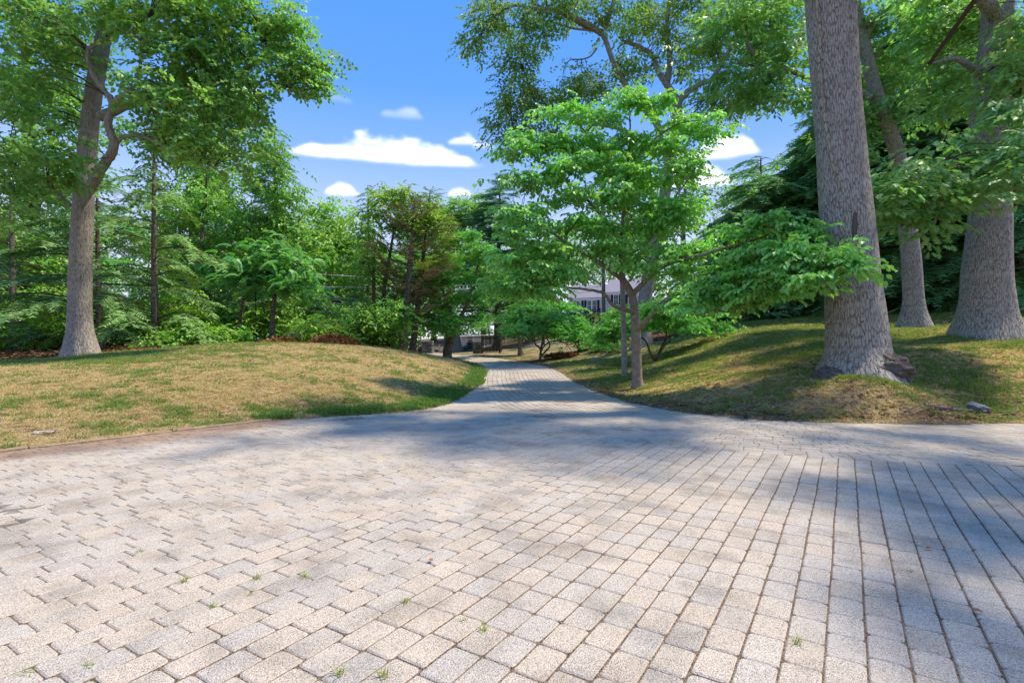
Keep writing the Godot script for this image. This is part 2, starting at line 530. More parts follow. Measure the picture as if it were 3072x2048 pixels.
func build_paving() -> void:
	var m := vmat(0.88, 0.25)
	m.albedo_texture = noise_tex(1024, 0.30, FastNoiseLite.TYPE_VALUE, 2, [[0.0, Color(.52, .53, .55)], [0.32, Color(.70, .70, .71)], [0.42, Color(.88, .87, .86)], [0.6, Color(.94, .93, .92)], [0.7, Color(1, 1, 1)], [1.0, Color(1, 1, 1)]], 21)
	m.uv1_triplanar = true; m.uv1_world_triplanar = true
	m.uv1_scale = Vector3.ONE * 1.15
	m.detail_enabled = true
	m.detail_blend_mode = BaseMaterial3D.BLEND_MODE_MUL
	m.detail_albedo = noise_tex(512, 0.012, FastNoiseLite.TYPE_SIMPLEX_SMOOTH, 5, [[0.0, grey(.80)], [0.5, grey(.97)], [1.0, grey(1.0)]], 4)
	m.detail_uv_layer = BaseMaterial3D.DETAIL_UV_2
	m.uv2_triplanar = true; m.uv2_world_triplanar = true
	m.uv2_scale = Vector3.ONE * 0.31
	m.heightmap_enabled = true
	m.heightmap_texture = noise_tex(1024, 0.25, FastNoiseLite.TYPE_VALUE, 2, [], 22)
	m.heightmap_scale = 0.5
	M.paver = m
	var drive := Node3D.new()
	drive.name = "driveway"
	drive.set_meta("kind", "structure")
	add_child(drive)
	var rest := Buf.new()
	# the court: straight courses that run off ahead to the right
	var head := deg_to_rad(32.0)
	var u := Vector2(sin(head), cos(head)); var v := Vector2(cos(head), -sin(head))
	var wd := 0.144
	var cand := []
	for r in range(-125, 105):
		var s := -16.0 + (r % 2) * 0.103 + rnd(-.03, .03)
		while s < 19.0:
			var ln: float = [.198, .207, .216][rng.randi() % 3]
			var p := u * (s + ln / 2.0) + v * (r * wd)
			s += ln
			if p.y < 0.9 or p.x < -2.6 - p.y * 1.25 or p.x > 2.6 + p.y * 1.25: continue
			p += v * 0.006 * noise_c.get_noise_2d(p.x * 90.0, p.y * 90.0)
			var q := [p - u * ln / 2 - v * wd / 2, p + u * ln / 2 - v * wd / 2, p + u * ln / 2 + v * wd / 2, p - u * ln / 2 + v * wd / 2]
			var inside := 0
			for k in q:
				if Geometry2D.is_point_in_polygon(k, court): inside += 1
			if inside == 0: continue
			if inside < 4:
				var cut := Geometry2D.intersect_polygons(PackedVector2Array([p + (q[0] - p) * .95, p + (q[1] - p) * .95, p + (q[2] - p) * .95, p + (q[3] - p) * .95]), court)
				for piece in cut:
					var ctr := Vector2.ZERO
					for k in piece: ctr += k
					ctr /= piece.size()
					if piece.size() > 2 and absf(area2(piece)) > 0.004:
						var rel := PackedVector2Array()
						for k in piece: rel.append((k - ctr) * .985)
						stone(rest, rel, Vector3(ctr.x, drive_h(ctr.x, ctr.y), -ctr.y), Vector2.ZERO, paver_base(), .006)
				continue
			cand.append([p.length(), p, q, ln])
	cand.sort_custom(func(a, b): return a[0] < b[0])
	var kinds := {}
	var singles := 0
	for k in cand:
		var p: Vector2 = k[1]
		var o := Vector3(p.x, drive_h(p.x, p.y) + rnd(-.001, .001), -p.y)
		var in_view: bool = p.y > 1.75 and absf(p.x) < p.y * 0.96 + .1
		if in_view and singles < 300:
			singles += 1
			var key := [k[3], rng.randi() % 14]
			if not kinds.has(key):
				var sb := Buf.new()
				var rel := []
				for c in k[2]: rel.append(c - p)
				stone_local(sb, worn(rel, .0023, .0038, .018), Vector2(rnd(-.007, .007), rnd(-.007, .007)), paver_base())
				kinds[key] = sb.mesh(m)
			part("paver", kinds[key], drive, o)
		else:
			var rel := []
			for c in k[2]: rel.append(c - p)
			stone(rest, worn(rel, .0023, .0038, .018), o, Vector2(rnd(-.007, .007), rnd(-.007, .007)), paver_base())
	# the drive: courses that follow its outer edge round the bend and away to the gate
	var edges := []
	for k in COURSES + 1: edges.append(offset_edge(k * COURSE))
	for k in COURSES:
		var i := rnd(0.0, 2.0)
		var e0: PackedVector2Array = edges[k]; var e1: PackedVector2Array = edges[k + 1]
		while i < e0.size() - 4:
			var a := int(i)
			var len := e0[a].distance_to(e0[a + 1]) * .5 + e1[a].distance_to(e1[a + 1]) * .5
			var step := maxf(rnd(.195, .22) / maxf(len, .02), .6)
			var far: float = e0[a].y
			if absf(e0[a].x) < far * 1.25 + 2.6 and i + step < e0.size() - 1:
				var q := [pick(e0, i), pick(e1, i), pick(e1, i + step), pick(e0, i + step)]
				var c: Vector2 = (q[0] + q[1] + q[2] + q[3]) / 4.0
				var rel := []
				for s in q: rel.append(s - c)
				stone(rest, worn(rel, .0048, .0022, .016), Vector3(c.x, drive_h(c.x, c.y) + rnd(-.0012, .0012), -c.y), Vector2(rnd(-.007, .007), rnd(-.007, .007)), paver_base())
			i += step
	bpart("further_paving", rest, m, drive).set_meta("kind", "stuff")
	print("pavers ", singles, " tris ", rest.v.size() / 3)
func stone_local(b: Buf, poly: PackedVector2Array, tilt: Vector2, base: Color) -> void:
	stone(b, poly, Vector3.ZERO, tilt, base)
	for k in b.c.size(): b.c[k] = base
func pick(e: PackedVector2Array, i: float) -> Vector2:
	var a := clampi(int(i), 0, e.size() - 2)
	return e[a].lerp(e[a + 1], i - a)
func area2(p: PackedVector2Array) -> float:
	var s := 0.0
	for k in p.size(): s += p[k].cross(p[(k + 1) % p.size()])
	return s / 2.0

# ---------------------------------------------------------------- turf and litter
func tuft_mesh(n: int, h: float, wide: float, lean: float, kind: int) -> ArrayMesh:
	var b := Buf.new()
	for k in n:
		var a := rnd(0, TAU)
		var r := wide * sqrt(rng.randf())
		var p := Vector3(cos(a) * r, -.01, sin(a) * r)
		var hh := h * rnd(.5, 1.15)
		var yaw := rnd(0, TAU)
		var dir := Vector3(cos(yaw), 0, sin(yaw))
		var sd := Vector3(-dir.z, 0, dir.x) * rnd(.0022, .0042) * (1.0 + h * 5.0)
		var bend := rnd(.2, 1.0) * lean
		var m := p + Vector3.UP * hh * .6 + dir * hh * bend * .3
		var t := p + Vector3.UP * hh * (1.0 - .35 * bend) + dir * hh * bend
		var v := rnd(.7, 1.25)
		var c := Color(v * rnd(.9, 1.1), v, v * rnd(.8, 1.1))
		b.quad(p - sd, p + sd, m + sd * .8, m - sd * .8, c)
		b.tri(m - sd * .8, m + sd * .8, t, c)
	return b.mesh(M.grass)
func turf() -> void:
	M.grass = leaf_mat(.95, .6, .3)
	var kinds := [tuft_mesh(12, .055, .05, 1.3, 0), tuft_mesh(12, .075, .05, .8, 0), tuft_mesh(16, .042, .07, 3.2, 1)]
	var ts := [[[], [], []], [[], [], []]]
	var cs := [[PackedColorArray(), PackedColorArray(), PackedColorArray()], [PackedColorArray(), PackedColorArray(), PackedColorArray()]]
	var made := 0
	for tries in 480000:
		var d := 5.2 + 23.0 * pow(rng.randf(), 1.9)
		var x := rnd(-1.0, 1.0) * (d * .98 + .9)
		var s := paved(x, d)
		if s < (.03 if rng.randf() < .75 else -.035): continue
		if wooded(x, d) > .45: continue
		if x > 0 and d > 25.5: continue
		var t := tone_at(x, d)
		if rng.randf() < t.z * .85: continue
		# nothing grows in the far side's blind spot behind the crest
		var keep := (1.0 if d < 13.0 else .6) * (.6 + .4 * t.x)
		if rng.randf() > keep: continue
		var green: bool = rng.randf() < t.x
		var k := (1 if rng.randf() < .6 else 0) if green else (2 if rng.randf() < .6 else 0)
		var sc := rnd(.65, 1.25) * (1.0 + .35 * sstep(8.0, 18.0, d))
		if green and s < .5 and x < 0 and d > 8.4: sc *= 1.5
		var b := Basis(Vector3.UP, rnd(0, TAU)).scaled(Vector3(sc, sc * rnd(.8, 1.2), sc))
		var side := 0 if x < .3 else 1
		ts[side][k].append(Transform3D(b, Vector3(x, gh(x, d), -d)))
		var c: Color
		if green: c = Color(.24, .37, .10).lerp(Color(.38, .43, .15), rng.randf())
		else: c = Color(.88, .72, .46).lerp(Color(.72, .56, .32), rng.randf())
		if not green and rng.randf() < .2: c = Color(.46, .30, .16)
		if green and s < .6 and x < 0 and d > 8.4: c = Color(.15, .32, .07).lerp(Color(.24, .34, .10), rng.randf())
		cs[side][k].append(c)
		made += 1
	for side in 2:
		var o := Node3D.new()
		o.name = numbered("lawn_grass")
		add_child(o)
		tag(o, ["sun bleached patchy grass on the mound beside the court", "thin shaded grass on the slope below the oaks"][side], "grass", "", "stuff")
		for k in 3: many(["grass_tufts", "tall_grass", "straw_tufts"][k], kinds[k], ts[side][k], cs[side][k], o)
	print("tufts ", made)
	# fallen leaves under the trees
	var lb := Buf.new()
	leaf(lb, "oval", Vector3(-.04, 0, 0), Vector3(1, .1, 0), Vector3.UP, .085, Color.WHITE)
	leaf(lb, "oval", Vector3(.05, 0, .05), Vector3(-.3, .15, 1), Vector3(.2, 1, 0), .075, Color(.85, .85, .85))
	M.litter = leaf_mat(.3, .85, .2)
	var lm := lb.mesh(M.litter)
	var lt := []
	var lc := PackedColorArray()
	for tries in 60000:
		var d := 8.4 + 22.0 * rng.randf()
		var x := rnd(-1.0, 1.0) * (d * .98 + .8)
		if paved(x, d) < .02: continue
		var w := wooded(x, d)
		var p := maxf(w, .10 if x > 0 else .004)
		p += .5 * sstep(.8, .1, paved(x, d)) * (1.0 if x > 1.5 and d < 14 else .0)
		if rng.randf() > p: continue
		lt.append(Transform3D((Basis(Vector3.UP, rnd(0, TAU)) * Basis(Vector3.RIGHT, rnd(-.5, .5))).scaled(Vector3.ONE * rnd(.6, 1.4) * (1.0 + w)), Vector3(x, gh(x, d) + .018, -d)))
		lc.append(Color(.28, .16, .085).lerp(Color(.17, .095, .05), rng.randf()) * rnd(.8, 1.35))
	var lo := many("leaf_litter", lm, lt, lc, self)
	tag(lo, "brown fallen leaves strewn below the trees", "leaf litter", "", "stuff")
	# the red brown heaps at the crest and by the bush
	for q in [[1000, 20.0, .9, .30, "heap of red brown dead leaves and twigs on the lawn crest"], [850, 20.2, .7, .16, "low drift of red brown leaves by the stone bench"], [1690, 27.5, 1.0, .20, "drift of rusty leaves by the small wide maple"]]:
		var ht := []
		var hc := PackedColorArray()
		var o := gat(q[0], q[1])
		for k in 900:
			var a := rnd(0, TAU)
			var r := sqrt(rng.randf())
			var hh: float = q[3] * (1.0 - r * r) * rnd(.6, 1.1)
			ht.append(Transform3D((Basis(Vector3.UP, rnd(0, TAU)) * Basis(Vector3.RIGHT, rnd(-.9, .9))).scaled(Vector3.ONE * rnd(.9, 1.9)), Vector3(cos(a) * r * q[2], hh + .01, sin(a) * r * .6)))
			hc.append(Color(.38, .17, .085).lerp(Color(.22, .11, .06), rng.randf()) * rnd(.7, 1.3))
		var h := many("leaf_heap", lm, ht, hc, self)
		h.position = o
		tag(h, q[4], "leaf heap", "", "stuff")
	# weeds in the joints, and what has dropped on the paving
	var wk := [tuft_mesh(14, .09, .035, 1.4, 0), tuft_mesh(9, .06, .03, 1.8, 0), tuft_mesh(18, .05, .05, 2.0, 0)]
	for q in [[550, 1745, 0], [770, 1735, 0], [745, 1785, 1], [910, 1730, 0], [1215, 1810, 0], [1450, 1895, 0], [2390, 1930, 0], [1020, 2025, 0], [1150, 2035, 0], [85, 2015, 2], [270, 2000, 1], [360, 1450, 1], [590, 1545, 2], [635, 1540, 1], [1070, 1270, 1], [1440, 1545, 1], [2535, 1445, 2], [2205, 1437, 1], [2730, 1710, 1], [1090, 1580, 1], [420, 1655, 1], [1395, 1865, 1], [640, 1820, 1], [1760, 1500, 1], [2310, 1700, 1], [850, 1375, 1], [980, 1395, 1]]:
		var d: float = EYE * F / (q[1] - 1024.0)
		var o := part("weed_tuft", wk[q[2]], self, gat(q[0], d, .004), Basis(Vector3.UP, q[0] * 1.0).scaled(Vector3.ONE * .5))
		var wm: StandardMaterial3D
		if not M.has("weed"):
			M.weed = leaf_mat(.7, .6, .3)
			M.weed.albedo_color = Color(.36, .42, .10).linear_to_srgb()
		o.material_override = M.weed
		tag(o, "small grass weed growing from a joint between the pavers", "weed", "weeds in the paving joints")
	for q in [[1290, 1685, 1], [560, 1490, 1], [2940, 1370, 1], [2790, 1645, 1], [2940, 1840, 1], [60, 1385, 0]]:
		var d: float = EYE * F / (q[1] - 1024.0)
		var b := Buf.new()
		leaf(b, "oval", Vector3(-.03, .006, 0), Vector3(1, .12, .1), Vector3(.2, 1, .1), .045, [Color(.42, .33, .13), Color(.33, .17, .08)][q[2]])
		var o := bpart("fallen_leaf", b, M.litter, self, gat(q[0], d, .012))
		o.rotation.y = q[0]
		tag(o, "single dry leaf lying on the pavers", "leaf", "dry leaves dropped on the paving")

# ---------------------------------------------------------------- things about the lawns
func edging() -> void:
	var m := bark(Color(.16, .11, .07), Color(.36, .27, .19), .9, .4, 1.0, 61)
	var pts := [Vector2(-7.9, 3.46), Vector2(-6.75, 4.9), Vector2(-5.65, 6.25), Vector2(-4.72, 7.42), Vector2(-3.83, 8.5)]
	var names := ["weathered edging board furthest out along the dusty corner of the court", "weathered edging board beside the flat pale stone", "long weathered edging board between dry lawn and court", "last weathered edging board, ending at the lush green rim"]
	for k in 4:
		var a: Vector2 = pts[k]; var b: Vector2 = pts[k + 1]
		var c := (a + b) / 2.0
		var buf := Buf.new()
		var len := a.distance_to(b) - .012
		var segs := 10
		# a board with a worn, slightly wavy top
		for i in segs:
			var x0 := -len / 2 + len * i / segs; var x1 := -len / 2 + len * (i + 1) / segs
			var y0 := .026 + .008 * noise_b.get_noise_2d(x0 * 5.0 + k * 9.0, 1.0); var y1 := .026 + .008 * noise_b.get_noise_2d(x1 * 5.0 + k * 9.0, 1.0)
			var w := .045
			var col := Color(.30, .215, .145) * (1.0 + .35 * noise_b.get_noise_2d(i * 2.0, k * 5.0))
			buf.quad(Vector3(x0, -.06, w), Vector3(x1, -.06, w), Vector3(x1, y1 - .01, w), Vector3(x0, y0 - .01, w), col)
			buf.quad(Vector3(x0, y0 - .01, w), Vector3(x1, y1 - .01, w), Vector3(x1, y1, w - .012), Vector3(x0, y0, w - .012), col)
			buf.quad(Vector3(x0, y0, w - .012), Vector3(x1, y1, w - .012), Vector3(x1, y1, -w), Vector3(x0, y0, -w), col)
			buf.quad(Vector3(x0, -.06, -w), Vector3(x1, -.06, -w), Vector3(x1, y1, -w), Vector3(x0, y0, -w), col)
		for e: float in [-len / 2, len / 2]: buf.quad(Vector3(e, -.06, -.045), Vector3(e, -.06, .045), Vector3(e, .016, .045), Vector3(e, .02, -.045), Color(.2, .14, .09))
		var vm := vmat(.95, .15)
		var o := bpart("edging_board", buf, vm, self, Vector3(c.x, drive_h(c.x, c.y), -c.y))
		o.rotation.y = atan2(b.y - a.y, b.x - a.x)
		tag(o, names[k], "edging", "edging boards along the dry lawn")
func rock(called: String, label: String, where: Vector3, r: Vector3, col: Color, group := "", seg := 16) -> void:
	var b := Buf.new()
	lump(b, Vector3.ZERO, r, seg, .38, col)
	var o := bpart(called, b, M.stone, self, where)
	o.rotation.y = where.x * 3.0
	tag(o, label, "rock", group)
func ground_bits() -> void:
	M.stone = vmat(.9, .25)
	M.stone.albedo_texture = noise_tex(256, .05, FastNoiseLite.TYPE_SIMPLEX, 5, [[0, grey(.55)], [.5, grey(.9)], [1, grey(1)]], 71)
	M.stone.uv1_triplanar = true
	M.stone.uv1_scale = Vector3.ONE * 3.0
	rock("rock", "smooth grey rock lying on the slope near the court's edge", gat(2930, 8.95, .02), Vector3(.24, .10, .16), Color(.24, .25, .27))
	rock("rock", "flat whitish stone lying on the dry lawn behind the edging board", gat(128, 6.95, .015), Vector3(.13, .022, .06), Color(.55, .48, .40))
	rock("rock", "small grey stone in the grass by the drive", gat(1785, 23.0, .02), Vector3(.22, .10, .15), Color(.26, .25, .24), "", 12)
	rock("rock", "pebble white stone chip on the dirt beside the rotting branch", gat(2848, 8.6, .01), Vector3(.03, .018, .025), Color(.6, .56, .5), "", 8)
	for q in [["rotting brown branch lying below the grey rock", [[2775, 8.78, .02], [2840, 8.74, .035], [2900, 8.8, .03], [2945, 8.86, .05]], .028], ["thin curved twig on the dirt along the court's edge", [[2640, 8.55, .012], [2700, 8.52, .02], [2790, 8.55, .012]], .010], ["forked dead stick at the far end of the dirt strip", [[2950, 8.66, .02], [3010, 8.72, .03], [3060, 8.82, .04]], .016], ["slim stick lying in the grass before the burled oak", [[2570, 9.45, .03], [2600, 9.35, .03], [2625, 9.2, .02]], .012]]:
		var pts := []
		for p in q[1]: pts.append(gat(p[0], p[1], p[2]))
		var o := thing("fallen_branch", q[0], "branch", pts[0])
		wood_part(o, "stick", pts, q[2], q[2] * .5, M.dog_bark, 7, .2, 6)
		wood_part(o, "side_twig", [pts[1], pts[1] + Vector3(.08, .03, .05), pts[1] + Vector3(.16, .02, .12)], q[2] * .5, q[2] * .15, M.dog_bark, 5, .1, 4)
	# stone bench
	var base := gat(880, 22.0)
	var o := thing("stone_bench", "pale stone slab bench standing among shrubs behind the lawn crest", "bench", base)
	var sm := mat(Color(.50, .49, .46), .9, .2)
	var b := Buf.new()
	b.box(Vector3(0, .44, 0), Vector3(.50, .07, .3), Basis.IDENTITY, Color.WHITE, .012)
	bpart("seat", b, sm, o)
	for s: float in [-1.0, 1.0]:
		var l := Buf.new()
		l.box(Vector3(s * .15, .2, 0), Vector3(.1, .41, .22), Basis.IDENTITY, Color.WHITE, .01)
		bpart("leg", l, sm, o)

# ---------------------------------------------------------------- gate, fence, walls
func picket_run(label: String, a: Vector3, b: Vector3, high: float, group: String, gate := false, drop := 0.0) -> void:
	var o := thing("picket_fence" if not gate else "picket_gate", label, "fence" if not gate else "gate", a, group)
	var dir := b - a
	var flat := Vector2(dir.x, dir.z).length()
	var yaw := atan2(-dir.z, dir.x)
	var turn := Basis(Vector3.UP, yaw)
	var rise := dir.y / flat
	var n := int(flat / .105)
	var pb := Buf.new()
	pb.box(Vector3(0, high / 2, 0), Vector3(.066, high, .022), Basis.IDENTITY, Color.WHITE, .004)
	var pm := pb.mesh(M.fence_wood)
	for k in n:
		var x := .07 + (flat - .14) * (k + .5) / n
		part("picket", pm, o, turn * Vector3(x, .06 + rise * x, .03), turn * Basis(Vector3.BACK, rnd(-.008, .008)))
	for y: float in [.20, high - .12]:
		var r := Buf.new()
		r.box(Vector3(flat / 2, y + rise * flat / 2, -.005), Vector3(flat - .08, .085, .04), Basis(Vector3.BACK, atan(rise)), Color.WHITE, .006)
		part("rail", r.mesh(M.fence_wood), o, Vector3.ZERO, turn)
	var tp := Buf.new()
	tp.box(Vector3(flat / 2, high + .075 + rise * flat / 2, .015), Vector3(flat, .03, .09), Basis(Vector3.BACK, atan(rise)), Color.WHITE, .006)
	part("top_rail", tp.mesh(M.fence_wood), o, Vector3.ZERO, turn)
	for x: float in [0.0, flat]:
		var p := Buf.new()
		p.box(Vector3(x, high / 2 + rise * x - .1, 0), Vector3(.11, high + .42, .11), Basis.IDENTITY, Color.WHITE, .01)
		part("post", p.mesh(M.fence_wood), o, Vector3.ZERO, turn)
func pillar(label: String, where: Vector3, w: float, h: float, rows: int, group: String) -> void:
	var o := thing("stone_pillar", label, "pillar", where, group)
	var core := Buf.new()
	core.box(Vector3(0, h / 2 - .1, 0), Vector3(w - .08, h + .1, w - .08), Basis.IDENTITY, Color(.10, .095, .09))
	bpart("mortar_core", core, M.stone, o)
	for r in rows:
		var y := h * (r + .5) / rows
		for side in 4:
			var n := 2 + (r + side) % 2
			for k in n:
				var b := Buf.new()
				var sw := w / n
				var c := Color(.23, .22, .21) * rnd(.6, 1.5)
				b.box(Vector3.ZERO, Vector3(sw * rnd(.86, .97), h / rows * rnd(.84, .96), .12), Basis(Vector3.BACK, rnd(-.05, .05)), c, .02)
				part("stone", b.mesh(M.stone), o, Basis(Vector3.UP, side * PI / 2) * Vector3(-w / 2 + sw * (k + .5), y, w / 2 - .05 + rnd(0, .03)), Basis(Vector3.UP, side * PI / 2 + rnd(-.06, .06)))
	for k in 4:
		var b := Buf.new()
		b.box(Vector3.ZERO, Vector3(w * .55, .07, w * .55), Basis(Vector3.UP, rnd(-.1, .1)), Color(.27, .26, .25) * rnd(.7, 1.3), .02)
		part("cap_stone", b.mesh(M.stone), o, Vector3((-1 if k % 2 else 1) * w * .26, h + .03, (-1 if k < 2 else 1) * w * .26))
func rubble(label: String, a: Vector3, b: Vector3, h: float, n: int) -> void:
	var o := thing("stone_wall", label, "wall", a)
	var kinds := []
	for k in 6:
		var bb := Buf.new()
		lump(bb, Vector3(k * 3.0, 0, 0), Vector3(.20, .09, .15), 8, .45, Color(.25, .24, .225) * rnd(.6, 1.35))
		for j in bb.v.size(): bb.v[j] -= Vector3(k * 3.0, 0, 0)
		kinds.append(bb.mesh(M.stone))
	for k in n:
		var t := rng.randf()
		var y := h * rng.randf() * (.6 + .4 * sin(t * 9.0))
		var p := a.lerp(b, t)
		p.y = gh(p.x, -p.z) + y
		part("stone", kinds[k % 6], o, p + Vector3(0, 0, rnd(-.2, .2)) - a, Basis(Vector3.UP, rnd(0, TAU)) * Basis(Vector3.RIGHT, rnd(-.25, .25)))
func gateway() -> void:
	M.fence_wood = mat(Color(.105, .088, .072), .9, .2)
	M.fence_wood.albedo_texture = noise_tex(256, .03, FastNoiseLite.TYPE_SIMPLEX, 4, [[0, grey(.6)], [1, grey(1)]], 81)
	M.fence_wood.uv1_triplanar = true
	M.fence_wood.uv1_scale = Vector3(6, 1, 6)
	pillar("square stone gate pillar joined to the picket gate", gat(1432, 37.6), .56, .78, 8, "")
	pillar("square dark stone gate pillar standing alone across the drive", gat(1283, 38.5), .72, .80, 7, "")
	rubble("low brown fieldstone wall running off from the lone gate pillar", gat(1225, 39.0), gat(1266, 38.8), .5, 46)
	rubble("tumbled rubble stone wall past the gate beyond the drive", gat(1345, 44.0), gat(1424, 43.0), .75, 120)
	picket_run("weathered picket gate leaf hung beside the stone pillar", gat(1446, 37.2), gat(1499, 37.0), 1.16, "", true)
	picket_run("picket fence panel between the gate and the shaggy cedar trunk", gat(1503, 38.2, .12), gat(1557, 39.2, .2), 1.05, "")
	picket_run("long picket fence run behind the small wide maple", gat(1567, 39.4, .22), gat(1630, 40.5, .3), 1.0, "")
	picket_run("picket fence run ending by the wispy bush", gat(1632, 40.6, .32), gat(1700, 42.0, .3), 1.0, "")
	picket_run("tall picket fence below the house", gat(1655, 50.0, .6), gat(1800, 47.0, .6), 1.5, "")
	picket_run("dark picket fence glimpsed past the needled shrubs up the slope", gat(2270, 27.5), gat(2470, 27.0), 1.3, "")
	# shaggy cedar in front of the fence
	var base := gat(1561, 33.5, -.1)
	var o := thing("cedar_tree", "shaggy barked cedar trunk standing in front of the picket fence", "tree", base)
	var ls := trunk_part(o, [base, at(1560, 1010, 33.5), at(1556, 900, 33.5), at(1552, 800, 33.5)], [.15, .13, .10, .04], M.cedar_bark, 12, .15, {"h": .3, "s": .4, "lobe": .7, "ph": 6.0}, 8)
	crown(o, blobs_px([[1550, 960, 33.6, 40, 25, 6], [1540, 900, 33.8, 50, 30, 8], [1560, 850, 33.6, 40, 40, 7], [1530, 985, 33.6, 30, 15, 3]]), M.hem_spray, .8, 12, .7, .6, .25, Color(.75, .8, .75), .2, ls, M.twig, .01)
	# grey stump
	base = gat(1372, 42.5, -.1)
	o = thing("tree_stump", "tall grey broken stump rising from the rubble wall", "stump", base)
	trunk_part(o, [base, base + Vector3(.02, .6, 0), base + Vector3(.0, 1.2, 0), base + Vector3(-.06, 1.75, 0)], [.36, .30, .24, .10], M.smooth_bark, 14, .25, {"h": .4, "s": .4, "lobe": .6, "ph": 2.0}, 6)
	# white garden seat with a blue crate below
	base = gat(1312, 40.2)
	o = thing("garden_seat", "white garden seat end standing at the turn of the drive", "seat", base)
	var white := mat(Color(.75, .76, .78), .5, .4)
	var b := Buf.new()
	b.box(Vector3(-.05, .24, 0), Vector3(.40, .05, .4), Basis.IDENTITY, Color.WHITE, .01)
	bpart("seat_board", b, white, o)
	b = Buf.new()
	tube(b, curve3([Vector3(.14, -.02, .15), Vector3(.15, .2, .15), Vector3(.13, .38, .15), Vector3(.19, .56, .15)], 5), [.045, .045, .045, .045, .045, .045, .045, .045, .045, .045, .045, .045, .045, .045, .045, .045], 8)
	bpart("back_post", b, white, o)
	b = Buf.new()
	tube(b, curve3([Vector3(.14, -.02, -.15), Vector3(.15, .2, -.15), Vector3(.13, .38, -.15), Vector3(.19, .56, -.15)], 5), [.045, .045, .045, .045, .045, .045, .045, .045, .045, .045, .045, .045, .045, .045, .045, .045], 8)
	bpart("back_post", b, white, o)
	b = Buf.new()
	b.box(Vector3(.17, .45, 0), Vector3(.04, .2, .3), Basis(Vector3.BACK, -.3), Color.WHITE, .01)
	bpart("backrest", b, white, o)
	b = Buf.new()
	for s: float in [-1.0, 1.0]: b.box(Vector3(-.2, .11, s * .15), Vector3(.045, .24, .045), Basis.IDENTITY, Color.WHITE, .005)
	bpart("front_legs", b, white, o)
	b = Buf.new()
	b.box(Vector3(0, .07, 0), Vector3(.24, .14, .2), Basis.IDENTITY, Color.WHITE, .015)
	b.box(Vector3(0, .145, 0), Vector3(.26, .02, .22), Basis.IDENTITY, Color.WHITE, .004)
	var cr := bpart("crate", b, mat(Color(.03, .06, .22), .5, .4), self, base + Vector3(-.06, 0, .05))
	tag(cr, "small dark blue crate below the white garden seat", "crate")
	# orange post
	b = Buf.new()
	base = gat(1334, 46.0)
	b.box(Vector3(0, .55, 0), Vector3(.11, 1.25, .11), Basis.IDENTITY, Color.WHITE, .02)
	b.box(Vector3(0, 1.19, 0), Vector3(.13, .03, .13), Basis.IDENTITY, Color.WHITE, .01)
	tag(bpart("marker_post", b, mat(Color(.42, .13, .05), .8, .3), self, base), "rusty orange marker post beyond the leaning maple", "post")
	# road past the gate
	b = Buf.new()
	for k in 30:
		var x0 := -16.0 + k * .7; var x1 := x0 + .7
		var d0 := 41.2 - x0 * .08; var d1 := 41.2 - x1 * .08
		for j in 4:
			var e := j * .8; var f := e + .8
			b.quad(Vector3(x0, gh(x0, d0 + e) + .035, -d0 - e), Vector3(x1, gh(x1, d1 + e) + .035, -d1 - e), Vector3(x1, gh(x1, d1 + f) + .035, -d1 - f), Vector3(x0, gh(x0, d0 + f) + .035, -d0 - f), Color(.30, .30, .31))
	bpart("road", b, vmat(.9, .2), self).set_meta("kind", "structure")
	# street sign
	base = gat(1474, 46.0)
	o = thing("street_sign", "leaning grey street sign pole with two teal name blades behind the gate", "sign", base)
	b = Buf.new()
	var top := at(1461, 964, 46.0)
	tube(b, [base + Vector3(0, -.1, 0), base.lerp(top, .5), top], [.05, .05, .05], 8)
	bpart("pole", b, mat(Color(.35, .38, .44), .45, .5), o, -base)
	for k in 2:
		b = Buf.new()
		b.box(Vector3.ZERO, Vector3(.62, .15, .012), Basis.IDENTITY, Color.WHITE, .004)
		part("name_blade", b.mesh(mat(Color(.02, .22, .20), .5, .4)), o, top - base + Vector3(.06 if k else -.1, .03 - k * .13, .02), Basis(Vector3.UP, .9 if k else -.5) * Basis(Vector3.BACK, .32))
